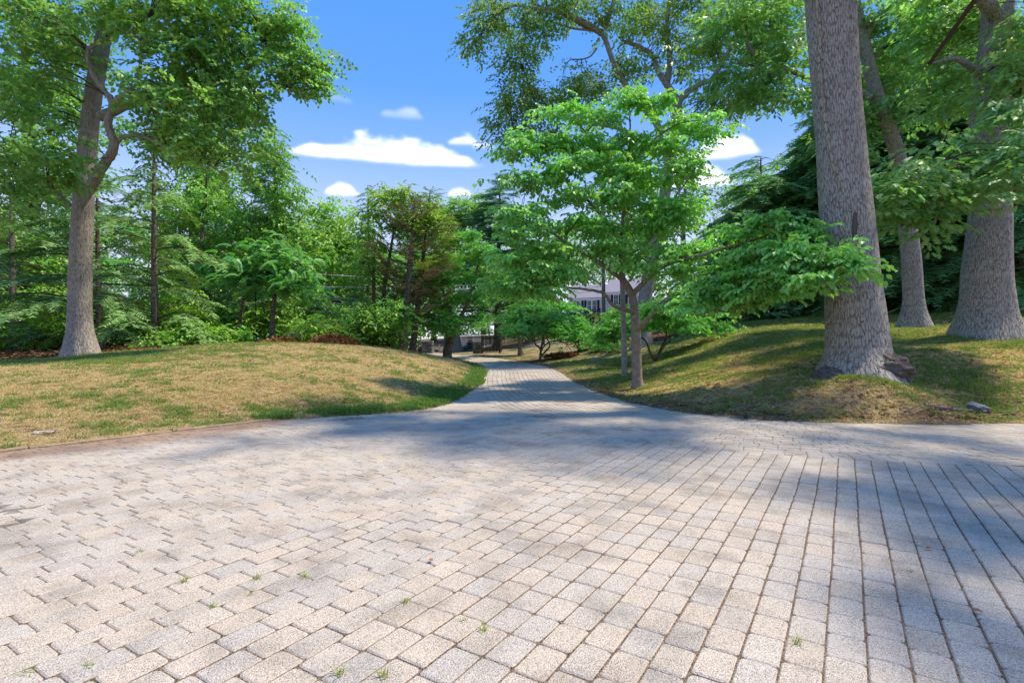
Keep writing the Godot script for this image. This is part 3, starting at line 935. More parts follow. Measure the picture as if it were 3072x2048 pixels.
func shed_and_house() -> void:
	# white lattice shed
	var base := gat(1383, 62.0)
	base.y = at(0, 1040, 62.0).y
	var o := thing("shed", "low white lattice shed with an arched opening beyond the gate", "shed", base)
	var white := mat(Color(.82, .80, .82), .7, .3)
	var turn := Basis(Vector3.UP, .22)
	var b := Buf.new()
	b.box(Vector3(2.2, .55, -1.2), Vector3(4.4, 1.5, .1), Basis.IDENTITY)
	part("back_wall", b.mesh(mat(Color(.66, .62, .63), .8, .2)), o, Vector3.ZERO, turn)
	for q in [[0.0, .12, 1.3], [.66, .10, 1.25], [1.42, .10, 1.3], [2.5, .1, 1.4], [3.5, .1, 1.4], [4.4, .12, 1.45]]:
		b = Buf.new()
		b.box(Vector3(q[0], q[2] / 2 - .2, 0), Vector3(q[1], q[2] + .3, .1), Basis.IDENTITY, Color.WHITE, .01)
		part("post", b.mesh(white), o, Vector3.ZERO, turn)
	for q in [[.06, .62], [1.46, 2.46], [2.54, 3.46], [3.54, 4.36]]:
		b = Buf.new()
		var n := int((q[1] - q[0]) / .12)
		for k in range(-8, n + 1):
			for s: float in [-1.0, 1.0]:
				var x: float = q[0] + k * .12 + (1.0 if s < 0 else 0.0)
				var p0 := Vector3(x, -.1, .012 * s); var p1 := Vector3(x + s * 1.15, 1.05, .012 * s)
				var t0 := clampf(((q[0] if s > 0 else q[1]) - p0.x) / (p1.x - p0.x), 0, 1); var t1 := clampf(((q[1] if s > 0 else q[0]) - p0.x) / (p1.x - p0.x), 0, 1)
				if t1 - t0 < .03: continue
				var a0 := p0.lerp(p1, t0); var a1 := p0.lerp(p1, t1)
				b.box((a0 + a1) / 2, Vector3(a0.distance_to(a1), .035, .01), Basis(Vector3.BACK, atan2(a1.y - a0.y, a1.x - a0.x)))
		part("lattice", b.mesh(white), o, Vector3.ZERO, turn)
	b = Buf.new()
	for k in 12:
		var a0 := PI * k / 12; var a1 := PI * (k + 1) / 12
		var p0 := Vector3(1.04 - cos(a0) * .33, .72 + sin(a0) * .22, .04); var p1 := Vector3(1.04 - cos(a1) * .33, .72 + sin(a1) * .22, .04)
		b.box((p0 + p1) / 2, Vector3(p0.distance_to(p1) + .01, .09, .06), Basis(Vector3.BACK, atan2(p1.y - p0.y, p1.x - p0.x)))
	part("arch", b.mesh(white), o, Vector3.ZERO, turn)
	b = Buf.new()
	b.box(Vector3(2.2, 1.24, -.55), Vector3(4.8, .12, 1.6), Basis(Vector3.BACK, .035) * Basis(Vector3.RIGHT, -.06), Color.WHITE, .02)
	part("roof", b.mesh(white), o, Vector3.ZERO, turn)
	# the house
	var d := 76.0
	var left := at(1708, 985, d + 3.0)
	var hb := Vector3(left.x, gh(left.x, d) - .3, left.z)
	o = thing("house", "pale grey clapboard house with navy shutters seen through the dogwood", "house", hb)
	turn = Basis(Vector3.UP, -.42)
	var eave := at(0, 901, d + 3.0).y - hb.y
	var pent := at(0, 938, d + 3.0).y - hb.y
	var wide := 5.3
	var siding := mat(Color(.66, .63, .64), .75, .3)
	for sec in [[0.0, wide, 0.0, eave, "left"], [wide + .02, 5.0, -.7, eave + .75, "right"]]:
		b = Buf.new()
		b.box(Vector3(sec[0] + sec[1] / 2, sec[3] / 2, sec[2] - 3.5), Vector3(sec[1], sec[3], 7.0))
		var wall := part("wall", b.mesh(siding), o, Vector3.ZERO, turn)
		var n := int(sec[3] / .14)
		b = Buf.new()
		for k in n: b.box(Vector3(sec[0] + sec[1] / 2, .07 + k * .14, sec[2] + .012), Vector3(sec[1], .138, .024), Basis(Vector3.RIGHT, .11))
		for k in n: b.box(Vector3(sec[0] - .012, .07 + k * .14, sec[2] - 3.5), Vector3(.02, .136, 7.0), Basis(Vector3.BACK, .1))
		part("clapboards", b.mesh(siding), o, Vector3.ZERO, turn).set_meta("kind", "stuff")
		b = Buf.new()
		var rl := 4.2
		b.box(Vector3(sec[0] + sec[1] / 2, sec[3] + .16 + rl * .28, sec[2] + .35 - rl * .46), Vector3(sec[1] + .5, .12, rl), Basis(Vector3.RIGHT, .55))
		b.box(Vector3(sec[0] + sec[1] / 2, sec[3] + .16 + rl * .28, sec[2] - 7.35 + rl * .46), Vector3(sec[1] + .5, .12, rl), Basis(Vector3.RIGHT, -.55))
		var roofm := mat(Color(.27, .25, .27), .9, .2)
		var roof := part("roof", b.mesh(roofm), o, Vector3.ZERO, turn)
		for e: float in [sec[0] + .02, sec[0] + sec[1] - .02]:
			b = Buf.new()
			b.tri(Vector3(e, sec[3], sec[2]), Vector3(e, sec[3], sec[2] - 7), Vector3(e, sec[3] + 2.15, sec[2] - 3.5))
			part("gable", b.mesh(siding), o, Vector3.ZERO, turn)
		b = Buf.new()
		b.box(Vector3(sec[0] + sec[1] / 2, sec[3] + .05, sec[2] + .40), Vector3(sec[1] + .55, .14, .12), Basis.IDENTITY, Color.WHITE, .02)
		part("gutter", b.mesh(white), o, Vector3.ZERO, turn)
		for e: float in [sec[0] + .05, sec[0] + sec[1] - .06]:
			b = Buf.new()
			b.box(Vector3(e, sec[3] / 2, sec[2] + .03), Vector3(.10, sec[3], .06))
			part("corner_board", b.mesh(white), o, Vector3.ZERO, turn)
	# the pent roof between the storeys
	b = Buf.new()
	b.box(Vector3(wide / 2 - .1, pent, .35), Vector3(wide + .7, .07, 1.0), Basis(Vector3.RIGHT, .45))
	part("pent_roof", b.mesh(mat(Color(.33, .31, .33), .9, .2)), o, Vector3.ZERO, turn)
	b = Buf.new()
	b.box(Vector3(wide / 2 - .1, pent - .24, .78), Vector3(wide + .75, .1, .08))
	part("pent_gutter", b.mesh(white), o, Vector3.ZERO, turn)
	var glass := mat(Color(.03, .035, .045), .08, .6)
	var navy := mat(Color(.022, .028, .06), .6, .35)
	var wy := (eave + pent) / 2.0 + .08
	var wh := (eave - pent) * .74
	for q in [[1.45, wy, wh, .62, 0.0, true, true], [3.05, wy, wh, .62, 0.0, true, false], [3.82, wy, wh, .62, 0.0, false, true], [wide + 1.5, wy + .75, wh, .62, -.7, true, true], [wide + 3.6, wy + .75, wh, .62, -.7, true, true], [1.9, pent - 1.2, 1.2, .8, 0.0, true, true], [3.9, pent - 1.2, 1.2, .8, 0.0, true, true]]:
		var c := Vector3(q[0], q[1], q[4])
		b = Buf.new()
		b.box(c + Vector3(0, 0, .03), Vector3(q[3], q[2], .03))
		var win := part("window", b.mesh(glass), o, Vector3.ZERO, turn)
		b = Buf.new()
		for s: float in [-1.0, 1.0]:
			b.box(c + Vector3(s * (q[3] / 2 + .03), 0, .05), Vector3(.09, q[2] + .16, .07))
			b.box(c + Vector3(0, s * (q[2] / 2 + .03), .05), Vector3(q[3] - .03, .09, .068))
		b.box(c + Vector3(0, 0, .05), Vector3(q[3] - .03, .055, .05))
		part("frame", b.mesh(white), win)
		b = Buf.new()
		for k in 2: b.box(c + Vector3(q[3] * (k + 1) / 3.0 - q[3] / 2, 0, .047), Vector3(.022, q[2], .02))
		for k in [-1, 1]: b.box(c + Vector3(0, k * q[2] * .25, .047), Vector3(q[3], .022, .022))
		part("muntins", b.mesh(white), win)
		for s: float in [-1.0, 1.0]:
			if (s < 0 and q[5]) or (s > 0 and q[6]):
				b = Buf.new()
				var sc := c + Vector3(s * (q[3] / 2 + .27), 0, .05)
				b.box(sc, Vector3(.33, q[2] + .12, .05), Basis.IDENTITY, Color.WHITE, .01)
				for k in 9: b.box(sc + Vector3(0, (k - 4) * q[2] / 9.5, .03), Vector3(.25, .05, .02), Basis(Vector3.RIGHT, .4))
				part("shutter", b.mesh(navy), o, Vector3.ZERO, turn)
	b = Buf.new()
	tube(b, [Vector3(.02, eave, .2), Vector3(.0, eave - .5, .12), Vector3(0, .1, .12)], [.05, .05, .05], 8)
	part("downpipe", b.mesh(white), o, Vector3.ZERO, turn)
func poles_and_wires() -> void:
	var g := "utility poles along the road"
	var tops := []
	for q in [["pale weathered utility pole leaning among the trees behind the dry lawn", 70, 25.4, 46, 712, Color(.62, .58, .52), .10], ["reddish utility pole behind the vine smothered tree", 1120, 28.4, 1121, 770, Color(.36, .19, .12), .10], ["brown utility pole standing in front of the house", 1811, 41.0, 1810, 560, Color(.40, .36, .26), .15]]:
		var base := gat(q[1], q[2], -.2)
		var o := thing("utility_pole", q[0], "pole", base)
		var b := Buf.new()
		var top := at(q[3], q[4], q[2])
		tube(b, [base, base.lerp(top, .35), base.lerp(top, .7), top], [q[6], q[6] * .95, q[6] * .9, q[6] * .82], 12, .05)
		var pm: StandardMaterial3D = M.smooth_bark.duplicate()
		pm.albedo_color = Color(q[5].r * 1.8, q[5].g * 1.8, q[5].b * 1.8).clamp().linear_to_srgb()
		bpart("pole", b, pm, o, -base)
		b = Buf.new()
		b.box(top - Vector3(0, .35, 0), Vector3(1.5, .1, .1), Basis(Vector3.UP, .3), Color.WHITE, .01)
		bpart("cross_arm", b, M.fence_wood, o, -base)
		for s: float in [-.6, 0.0, .6]:
			b = Buf.new()
			tube(b, [top + Vector3(s, -.3, -s * .3), top + Vector3(s, -.2, -s * .3), top + Vector3(s, -.12, -s * .3)], [.035, .05, .02], 7)
			bpart("insulator", b, mat(Color(.35, .35, .36), .3, .5), o, -base)
	var k := 0
	for q in [[[-400, 690], [47, 718], [250, 747], [541, 788], [960, 822], [1121, 830], [1250, 826], [1500, 800], [1810, 700]], [[-400, 760], [50, 784], [250, 805], [541, 845], [1024, 861], [1121, 862], [1250, 860], [1500, 845], [1810, 780]], [[-400, 805], [57, 828], [250, 848], [520, 876], [1024, 894], [1121, 895], [1250, 889], [1810, 830]], [[-400, 812], [58, 838], [250, 858], [545, 888], [1024, 911], [1121, 912], [1250, 906], [1810, 845]], [[-400, 822], [58, 850], [250, 872], [545, 900], [1024, 924], [1121, 926], [1250, 920], [1810, 858]], [[-400, 830], [60, 858], [250, 880], [560, 911], [1024, 937], [1121, 939], [1250, 933], [1810, 870]]]:
		var pts := []
		for p in q: pts.append(at(p[0], p[1], 25.4 + 3.0 * sstep(950.0, 1121.0, p[0]) + 10.0 * sstep(1121.0, 1240.0, p[0]) + 3.0 * sstep(1500.0, 1800.0, p[0])))
		var b := Buf.new()
		var c := curve3(pts, 6)
		var rad := []
		for j in c.size(): rad.append([.012, .012, .022, .015, .015, .015][k])
		tube(b, c, rad, 5)
		var o := thing("power_line", ["topmost thin power line strung between the utility poles", "second thin power line below the topmost one", "thick bundled cable strung below the thin power lines", "cable strung just below the thick bundled cable", "second lowest cable strung between the utility poles", "lowest cable strung between the utility poles"][k], "power line", c[0])
		bpart("wire", b, mat(Color(.22, .22, .26) if k > 1 else Color(.48, .48, .52), .5, .5), o, -c[0])
		if k == 2:
			b = Buf.new()
			var p := at(1010, 903, 25.3)
			tube(b, [p - Vector3(.22, 0, 0), p - Vector3(.18, 0, 0), p + Vector3(.18, -.01, 0), p + Vector3(.22, -.01, 0)], [.03, .07, .07, .03], 10)
			bpart("splice_case", b, mat(Color(.03, .03, .04), .5, .4), o, -c[0])
		k += 1
	# guy wire with its yellow guard
	var foot := gat(1779, 40.0)
	var o := thing("guy_wire", "bright yellow guard on the guy wire before the house", "guy wire", foot)
	var b := Buf.new()
	var up := at(1789, 940, 40.3)
	tube(b, [foot, foot.lerp(up, .5), up], [.075, .075, .075], 10)
	bpart("guard", b, mat(Color(.75, .42, .02), .5, .4), o, -foot)
	b = Buf.new()
	var tip := at(1808, 600, 41.0)
	tube(b, [foot, up, tip], [.012, .012, .012], 5)
	bpart("wire", b, mat(Color(.45, .45, .47), .5, .5), o, -foot)

# ---------------------------------------------------------------- trees: wood
func bark(dark: Color, light: Color, su: float, sv: float, relief: float, seed_: int, streak := 0.45) -> StandardMaterial3D:
	var m := mat(Color.WHITE, 0.92, 0.2)
	var mid := dark.lerp(light, streak)
	m.albedo_texture = noise_tex(512, 0.030, FastNoiseLite.TYPE_CELLULAR, 3, [[0.0, dark.linear_to_srgb()], [0.05, dark.linear_to_srgb()], [0.14, mid.linear_to_srgb()], [0.3, light.linear_to_srgb()], [1.0, light.lerp(Color(.5, .48, .45), .3).linear_to_srgb()]], seed_, FastNoiseLite.RETURN_DISTANCE2_SUB, true)
	m.heightmap_enabled = true
	m.heightmap_texture = noise_tex(512, 0.030, FastNoiseLite.TYPE_CELLULAR, 3, [[0.0, grey(0.0)], [.3, grey(.7)], [1.0, grey(1.0)]], seed_, FastNoiseLite.RETURN_DISTANCE2_SUB, true)
	m.heightmap_scale = relief
	m.uv1_scale = Vector3(su, sv, 1.0)
	m.vertex_color_use_as_albedo = true
	# lichen and weather patches
	m.detail_enabled = true
	m.detail_blend_mode = BaseMaterial3D.BLEND_MODE_MIX
	m.detail_albedo = noise_tex(256, 0.03, FastNoiseLite.TYPE_SIMPLEX, 5, [[0.0, Color(.66, .67, .62, 0.0)], [0.58, Color(.66, .67, .62, 0.0)], [0.68, Color(.66, .67, .62, .42)], [1.0, Color(.70, .70, .66, .7)]], seed_ + 50)
	m.detail_uv_layer = BaseMaterial3D.DETAIL_UV_2
	m.uv2_triplanar = true; m.uv2_world_triplanar = true
	m.uv2_scale = Vector3.ONE * .7
	return m
# a tapering limb along pts; rough: how uneven its girth is; foot: spread of the root flare
func tube(b: Buf, pts: Array, rad: Array, sides: int, rough := 0.0, foot := {}, tint := Color.WHITE) -> void:
	var m := pts.size()
	var t0: Vector3 = (pts[1] - pts[0]).normalized()
	var nn := Vector3(0, 0, -1) if absf(t0.z) < 0.9 else Vector3(0, 1, 0)
	nn = (nn - t0 * nn.dot(t0)).normalized()
	var first := b.v.size()
	var along := 0.0
	for i in m:
		var t: Vector3 = (pts[mini(i + 1, m - 1)] - pts[maxi(i - 1, 0)]).normalized()
		nn = (nn - t * nn.dot(t)).normalized()
		var bi := t.cross(nn)
		if i > 0: along += pts[i].distance_to(pts[i - 1])
		var girth: float = TAU * rad[0]
		for j in sides + 1:
			var a := TAU * (j % sides) / sides
			var dir := nn * cos(a) + bi * sin(a)
			var r: float = rad[i]
			if rough > 0.0: r *= 1.0 + rough * (noise_b.get_noise_3d(dir.x * 2.2 + pts[0].x, along * .9, dir.z * 2.2) + .5 * noise_b.get_noise_3d(dir.x * 13.0, along * 2.6, dir.z * 13.0 + 30.0))
			if foot:
				var fp: Vector3 = pts[i] + dir * r * 1.3
				var hh: float = maxf(0.0, fp.y - gh(fp.x, -fp.z)) / foot.h
				if hh > 6.0: hh = 6.0
				r *= 1.0 + foot.s * exp(-hh * hh * 1.2 - hh * .8) * (1.0 + foot.lobe * 2.0 * noise_b.get_noise_3d(cos(a) * 2.4 + foot.ph, sin(a) * 2.4, 2.0))
			b.v.append(pts[i] + dir * r)
			b.n.append(dir)
			b.u.append(Vector2(girth * j / sides, along))
			b.c.append(tint)
	var w := sides + 1
	for i in m:
		for j in w:
			var k := first + i * w + j
			var du := b.v[first + i * w + (j + 1 if j < sides else 1)] - b.v[first + i * w + (j - 1 if j > 0 else sides - 1)]
			var dv := b.v[first + mini(i + 1, m - 1) * w + j] - b.v[first + maxi(i - 1, 0) * w + j]
			var nr := du.cross(dv)
			if nr.length_squared() > 1e-14:
				nr = nr.normalized()
				b.n[k] = nr if nr.dot(b.n[k]) > 0.0 else -nr
	for i in m - 1:
		for j in sides:
			var k := first + i * w + j
			b.i.append_array([k, k + w, k + 1, k + 1, k + w, k + w + 1])
func limb(b: Buf, pts: Array, r0: float, r1: float, sides := 8, rough := 0.06, per := 5, power := 0.8) -> Array:
	var c := curve3(pts, per)
	var rad := []
	for k in c.size():
		rad.append(lerpf(r0, r1, pow(float(k) / (c.size() - 1), power)))
		if k > 0 and k < c.size() - 1: c[k] += Vector3(rnd(-1, 1), rnd(-1, 1), rnd(-1, 1)) * r0 * .12
	tube(b, c, rad, sides, rough)
	return c
func bough(from: Vector3, to: Vector3, lift := 0.12) -> Array:
	var l := from.distance_to(to)
	var a := from.lerp(to, .33) + Vector3(rnd(-1, 1), rnd(-.3, 1), rnd(-1, 1)) * l * .1 + Vector3.UP * l * lift
	var b := from.lerp(to, .68) + Vector3(rnd(-1, 1), rnd(-.5, .8), rnd(-1, 1)) * l * .1 + Vector3.UP * l * lift * .8
	return [from, a, b, to]

# ---------------------------------------------------------------- trees: leaves
func leaf_mat(tr: float, rough := 0.42, spec := 0.5) -> StandardMaterial3D:
	var m := vmat(rough, spec)
	m.backlight_enabled = true
	m.backlight = Color(.92 * tr, 1.0 * tr, .45 * tr).linear_to_srgb()
	return m
func leaf(b: Buf, kind: String, at_: Vector3, ax: Vector3, up: Vector3, l: float, col: Color) -> void:
	ax = ax.normalized()
	var sd := ax.cross(up).normalized()
	up = sd.cross(ax).normalized()
	var tip := at_ + ax * l - up * l * .10
	match kind:
		"oval":
			var w := l * .31
			var mid := at_ + ax * l * .5 - up * l * .02
			for s: float in [-1.0, 1.0]:
				var p1 := at_ + ax * l * .24 + sd * w * .82 * s + up * l * .07
				var p2 := at_ + ax * l * .58 + sd * w * s + up * l * .06
				b.tri(at_, p1, mid, col); b.tri(p1, p2, mid, col * rnd(.95, 1.05)); b.tri(p2, tip, mid, col)
		"plain":
			var w := l * .36
			var c1 := at_ + ax * l * .45 + sd * w + up * l * .1
			var c2 := at_ + ax * l * .45 - sd * w + up * l * .1
			b.tri(at_, c1, tip, col); b.tri(at_, tip, c2, col)
		"tulip":
			var w := l * .5
			var c := at_ + ax * l * .45 - up * l * .03
			for s: float in [-1.0, 1.0]:
				b.tri(at_, at_ + ax * l * .22 + sd * w * s + up * l * .08, c, col)
				b.tri(at_ + ax * l * .22 + sd * w * s + up * l * .08, at_ + ax * l * .55 + sd * w * .62 * s + up * l * .03, c, col)
				b.tri(at_ + ax * l * .55 + sd * w * .62 * s + up * l * .03, at_ + ax * l * .95 + sd * w * .7 * s, c, col)
				b.tri(at_ + ax * l * .95 + sd * w * .7 * s, at_ + ax * l * .84, c, col)
		"oak":
			var q := [[.0, .03], [.20, .20], [.30, .09], [.47, .33], [.58, .11], [.74, .30], [.82, .12], [1.0, .0]]
			for s: float in [-1.0, 1.0]:
				for k in q.size() - 1:
					var e0: float = q[k][0]; var e1: float = q[k + 1][0]; var w0: float = q[k][1]; var w1: float = q[k + 1][1]
					var a := at_ + ax * l * (e0 + .35 * w0) + sd * l * w0 * s + up * l * (.25 * w0 - .1 * e0 * e0)
					var d := at_ + ax * l * (e1 + .35 * w1) + sd * l * w1 * s + up * l * (.25 * w1 - .1 * e1 * e1)
					b.quad(at_ + ax * l * e0 - up * l * .1 * e0 * e0, a, d, at_ + ax * l * e1 - up * l * .1 * e1 * e1, col)
		"star":
			for ang: float in [-1.15, -.6, 0.0, .6, 1.15]:
				var dir := ax * cos(ang) + sd * sin(ang)
				var ll: float = l * (1.0 - .22 * absf(ang))
				var cr := dir.cross(up) * ll * .13
				b.tri(at_, at_ + dir * ll * .5 + cr, at_ + dir * ll - up * ll * .22, col)
				b.tri(at_, at_ + dir * ll - up * ll * .22, at_ + dir * ll * .5 - cr, col)
# a spray: a twig one unit long with its leaves
func spray(kind: String, count: int, l: float, droop: float, col: Color, var_: float, fan := 0.9, mt: Material = null, width := 0.0) -> ArrayMesh:
	var b := Buf.new()
	for k in count:
		var t := (k + .5) / count
		var s := 1.0 if k % 2 else -1.0
		var p := Vector3(t, -.10 * t * t + rnd(-.04, .04), rnd(-.5, .5) * width + s * .02)
		var ang := s * fan * rnd(.6, 1.3) * (1.0 - .55 * t)
		var dir := Vector3(cos(ang), -droop * rnd(.5, 1.4), sin(ang))
		var up := Vector3(rnd(-.45, .45), 1.0, rnd(-.45, .45) + .25 * s)
		var v := 1.0 + rnd(-var_, var_)
		leaf(b, kind, p, dir, up, l * rnd(.72, 1.15), Color(col.r * v * rnd(.85, 1.2), col.g * v, col.b * v * rnd(.8, 1.15)))
	if true:   # the twig
		var q := Vector3(0, 0, .006)
		b.tri(-q, q, Vector3(.95, -.09, 0), Color(.07, .05, .03))
	return b.mesh(mt)
func needles(count: int, l: float, col: Color, mt: Material, hang := 0.25) -> ArrayMesh:   # a flat feathery bough tip
	var b := Buf.new()
	for k in count:
		var t := (k + .3) / count
		for s: float in [-1.0, 1.0]:
			var p := Vector3(t, -hang * t * t, 0)
			var ll := l * (1.0 - .65 * t) * rnd(.75, 1.2)
			var dir := Vector3(.75, rnd(-.25, .12) - hang * t, s * rnd(.7, 1.1)).normalized()
			var w := Vector3(.035, rnd(-.02, .02), -s * .012)
			var v := rnd(.75, 1.25)
			var c := Color(col.r * v, col.g * v, col.b * v)
			var mid := p + dir * ll * .55
			b.tri(p - w * .5, p + w * 1.1, p + dir * ll, c)
			b.tri(mid - w * .4, mid + w, mid + dir.rotated(Vector3.UP, s * .6) * ll * .45, c)
			b.tri(mid - w * .4, mid + w, mid + dir.rotated(Vector3.UP, -s * .6) * ll * .45, c)
	var q := Vector3(0, 0, .008)
	b.tri(-q, q, Vector3(1, -hang, 0), Color(.06, .045, .03))
	return b.mesh(mt)
func frond(pairs: int, col: Color, mt: Material) -> ArrayMesh:   # a long feather-leaf of paired leaflets
	var b := Buf.new()
	for k in pairs:
		var t := .15 + .85 * k / pairs
		for s: float in [-1.0, 1.0]:
			var p := Vector3(t, .16 * sin(t * 2.6) - .24 * t * t, 0)
			var v := rnd(.85, 1.15)
			leaf(b, "oval", p, Vector3(.35, -.25, s), Vector3(0, 1, 0), .24 * (1.0 - .45 * t), Color(col.r * v, col.g * v, col.b * v))
	var q := Vector3(0, 0, .008)
	b.tri(-q, q, Vector3(1, -.14, 0), Color(.12, .16, .05))
	return b.mesh(mt)

func nearest_on(ls: Array, p: Vector3) -> Vector3:   # where a side branch to p would leave the limbs
	var best := 1e9
	var out: Vector3 = ls[0]
	for q in ls:
		var s: float = q.distance_squared_to(p) * (1.0 if q.y < p.y else 1.7)
		if s < best:
			best = s; out = q
	return out
# fills blobs [centre, radii, clusters] with clusters of sprays, and grows branches to them from the limbs
func crown(o: Node3D, blobs: Array, sp: Mesh, size: float, per: int, cr: float, flat: float, droop: float, tone: Color, tv: float, ls: Array, wood: StandardMaterial3D, twig := 0.018, called := "crown", kept: Array = []) -> void:
	var ts := []
	var cs := PackedColorArray()
	var tw := Buf.new()
	for bl in blobs:
		var c: Vector3 = bl[0]
		var rr: Vector3 = bl[1]
		for k in int(bl[2]):
			var dir := Vector3(rng.randfn(), rng.randfn(), rng.randfn()).normalized()
			var p := c + rr * dir * pow(rng.randf(), .38)
			var v := 1.0 + rnd(-tv, tv)
			var hue := rnd(-tv, tv) * .6
			if twig > 0.0 and ls:
				var f := nearest_on(ls, p)
				var l := f.distance_to(p)
				if l < 7.0: limb(tw, bough(f, p, rnd(.02, .14)), twig * (1.0 + l * .35), twig * .3, 4, 0.0, 3)
			var r := cr * rnd(.7, 1.25)
			for j in per:
				var off := Vector3(rng.randfn(), rng.randfn() * flat, rng.randfn()) * r * .55
				var yaw := atan2(-off.z, off.x) + rnd(-.9, .9)
				var b := Basis(Vector3.UP, yaw) * Basis(Vector3.BACK, -droop + rnd(-.45, .45)) * Basis(Vector3.RIGHT, rnd(-.5, .5))
				var s := size * rnd(.75, 1.25)
				ts.append(Transform3D(b.scaled(Vector3.ONE * s), p + off - b.x * s * .5 - o.position))
				var vv := v * rnd(.88, 1.12)
				cs.append(Color(tone.r * vv * (1.0 + hue), tone.g * vv, tone.b * vv * (1.0 - hue)))
	if tw.v.size(): bpart("branches", tw, wood, o, -o.position).set_meta("kind", "stuff")
	var cn := many(called, sp, ts, cs, o)
	if kept:   # the sprays nearest the eye stand singly
		pass
	leaves_total += ts.size()
var leaves_total := 0
func blobs_px(list: Array) -> Array:   # [px, py, d, half-width px, half-height px, clusters]
	var out := []
	for q in list:
		var k: float = q[2] / F
		out.append([at(q[0], q[1], q[2]), Vector3(q[3] * k, q[4] * k, (q[6] if q.size() > 6 else q[3]) * k), q[5]])
	return out
func path_px(list: Array) -> Array:
	var out := []
	for q in list: out.append(at(q[0], q[1], q[2]))
	return out

# ---------------------------------------------------------------- the kinds of leaf and wood
func tree_materials() -> void:
	M.oak_bark = bark(Color(.085, .07, .058), Color(.36, .32, .285), 1.3, .34, 2.5, 31)
	M.tulip_bark = bark(Color(.10, .08, .06), Color(.38, .325, .27), 1.5, .26, 2.5, 35, .6)
	M.smooth_bark = bark(Color(.17, .165, .15), Color(.28, .27, .25), 1.5, .5, .6, 36)
	M.dark_bark = bark(Color(.055, .04, .03), Color(.19, .15, .115), 2.0, .6, 2.0, 37)
	M.dog_bark = bark(Color(.10, .07, .055), Color(.36, .28, .23), 3.5, 1.8, 1.2, 38)
	M.cedar_bark = bark(Color(.11, .065, .045), Color(.36, .25, .18), 3.5, .22, 2.0, 39)
	M.twig = mat(Color(.085, .062, .045), .9, .2)
	M.leaf = leaf_mat(1.0)
	M.gloss = leaf_mat(.9, .4, .45)
	M.needle = leaf_mat(.4, .7, .25)
	M.tulip_spray = spray("tulip", 13, .22, .35, Color(.27, .49, .14), .25, .9, M.leaf, .5)
	M.oak_spray = spray("oak", 9, .36, .3, Color(.27, .50, .18), .22, 1.0, M.leaf, .4)
	M.oak_far = spray("plain", 12, .24, .35, Color(.28, .47, .15), .3, 1.0, M.leaf, .7)
	M.wood_spray = spray("plain", 13, .22, .3, Color(.27, .49, .13), .3, 1.0, M.leaf, .8)
	M.dog_spray = spray("oval", 13, .29, .62, Color(.28, .60, .16), .16, 1.15, M.gloss, .45)
	M.star_spray = spray("star", 14, .24, .35, Color(.22, .54, .14), .22, 1.1, M.leaf, .75)
	M.hem_spray = needles(11, .42, Color(.21, .37, .15), M.needle)
	M.pine_spray = needles(9, .5, Color(.20, .39, .21), M.needle, .05)
	M.dead_spray = needles(7, .4, Color(.27, .205, .145), M.needle, .15)
	M.frond = frond(13, Color(.21, .54, .15), M.leaf)

# trunk and limbs as parts, in world places; returns points from which branches may spring
func wood_part(o: Node3D, called: String, pts: Array, r0: float, r1: float, m: Material, sides := 10, rough := .06, per := 5, power := .8) -> Array:
	var b := Buf.new()
	var c := limb(b, pts, r0, r1, sides, rough, per, power)
	bpart(called, b, m, o, -o.position)
	return c
func trunk_part(o: Node3D, pts: Array, rad: Array, m: Material, sides: int, rough: float, foot: Dictionary, per := 12) -> Array:
	var b := Buf.new()
	var c := curve3(pts, per)
	var rr := []
	for k in c.size():
		var f := float(k) / per
		var a := mini(int(f), rad.size() - 2)
		rr.append(lerpf(rad[a], rad[a + 1], f - a))
	tube(b, c, rr, sides, rough, foot)
	bpart("trunk", b, m, o, -o.position)
	return c
# an ordinary broad-leaved tree: foot px and d, crown blobs
func broad_tree(called: String, label: String, foot: Array, lean: Array, girth: float, blobs: Array, sp: Mesh, size: float, per: int, cr: float, tone: Color, flat := .6, m: Material = null, tv := .18, group := "", droop := .25) -> Node3D:
	var base := gat(foot[0], foot[1], -.1)
	var o := thing(called, label, "tree", base, group)
	var pts := [base]
	for q in lean: pts.append(at(q[0], q[1], q[2]))
	var wd: Material = m if m else M.dark_bark
	var rad := []
	for k in pts.size(): rad.append(girth * (1.0 - .75 * k / (pts.size() - 1)))
	var ls := trunk_part(o, pts, rad, wd, 10, .08, {"h": girth * 2.5, "s": .5, "lobe": .5, "ph": foot[0]}, 6)
	var bl := blobs_px(blobs)
	var from := ls.slice(int(ls.size() * .35))
	var all := from.duplicate()
	for q in bl:
		var f := nearest_on(from, q[0] - Vector3(0, q[1].y * .6, 0))
		if f.distance_to(q[0]) > q[1].x * .5: all.append_array(wood_part(o, "limb", bough(f, q[0], .1), girth * .32, girth * .07, wd, 6, .04, 4))
	crown(o, bl, sp, size, per, cr, flat, droop, tone, tv, all, wd, .016)
	return o
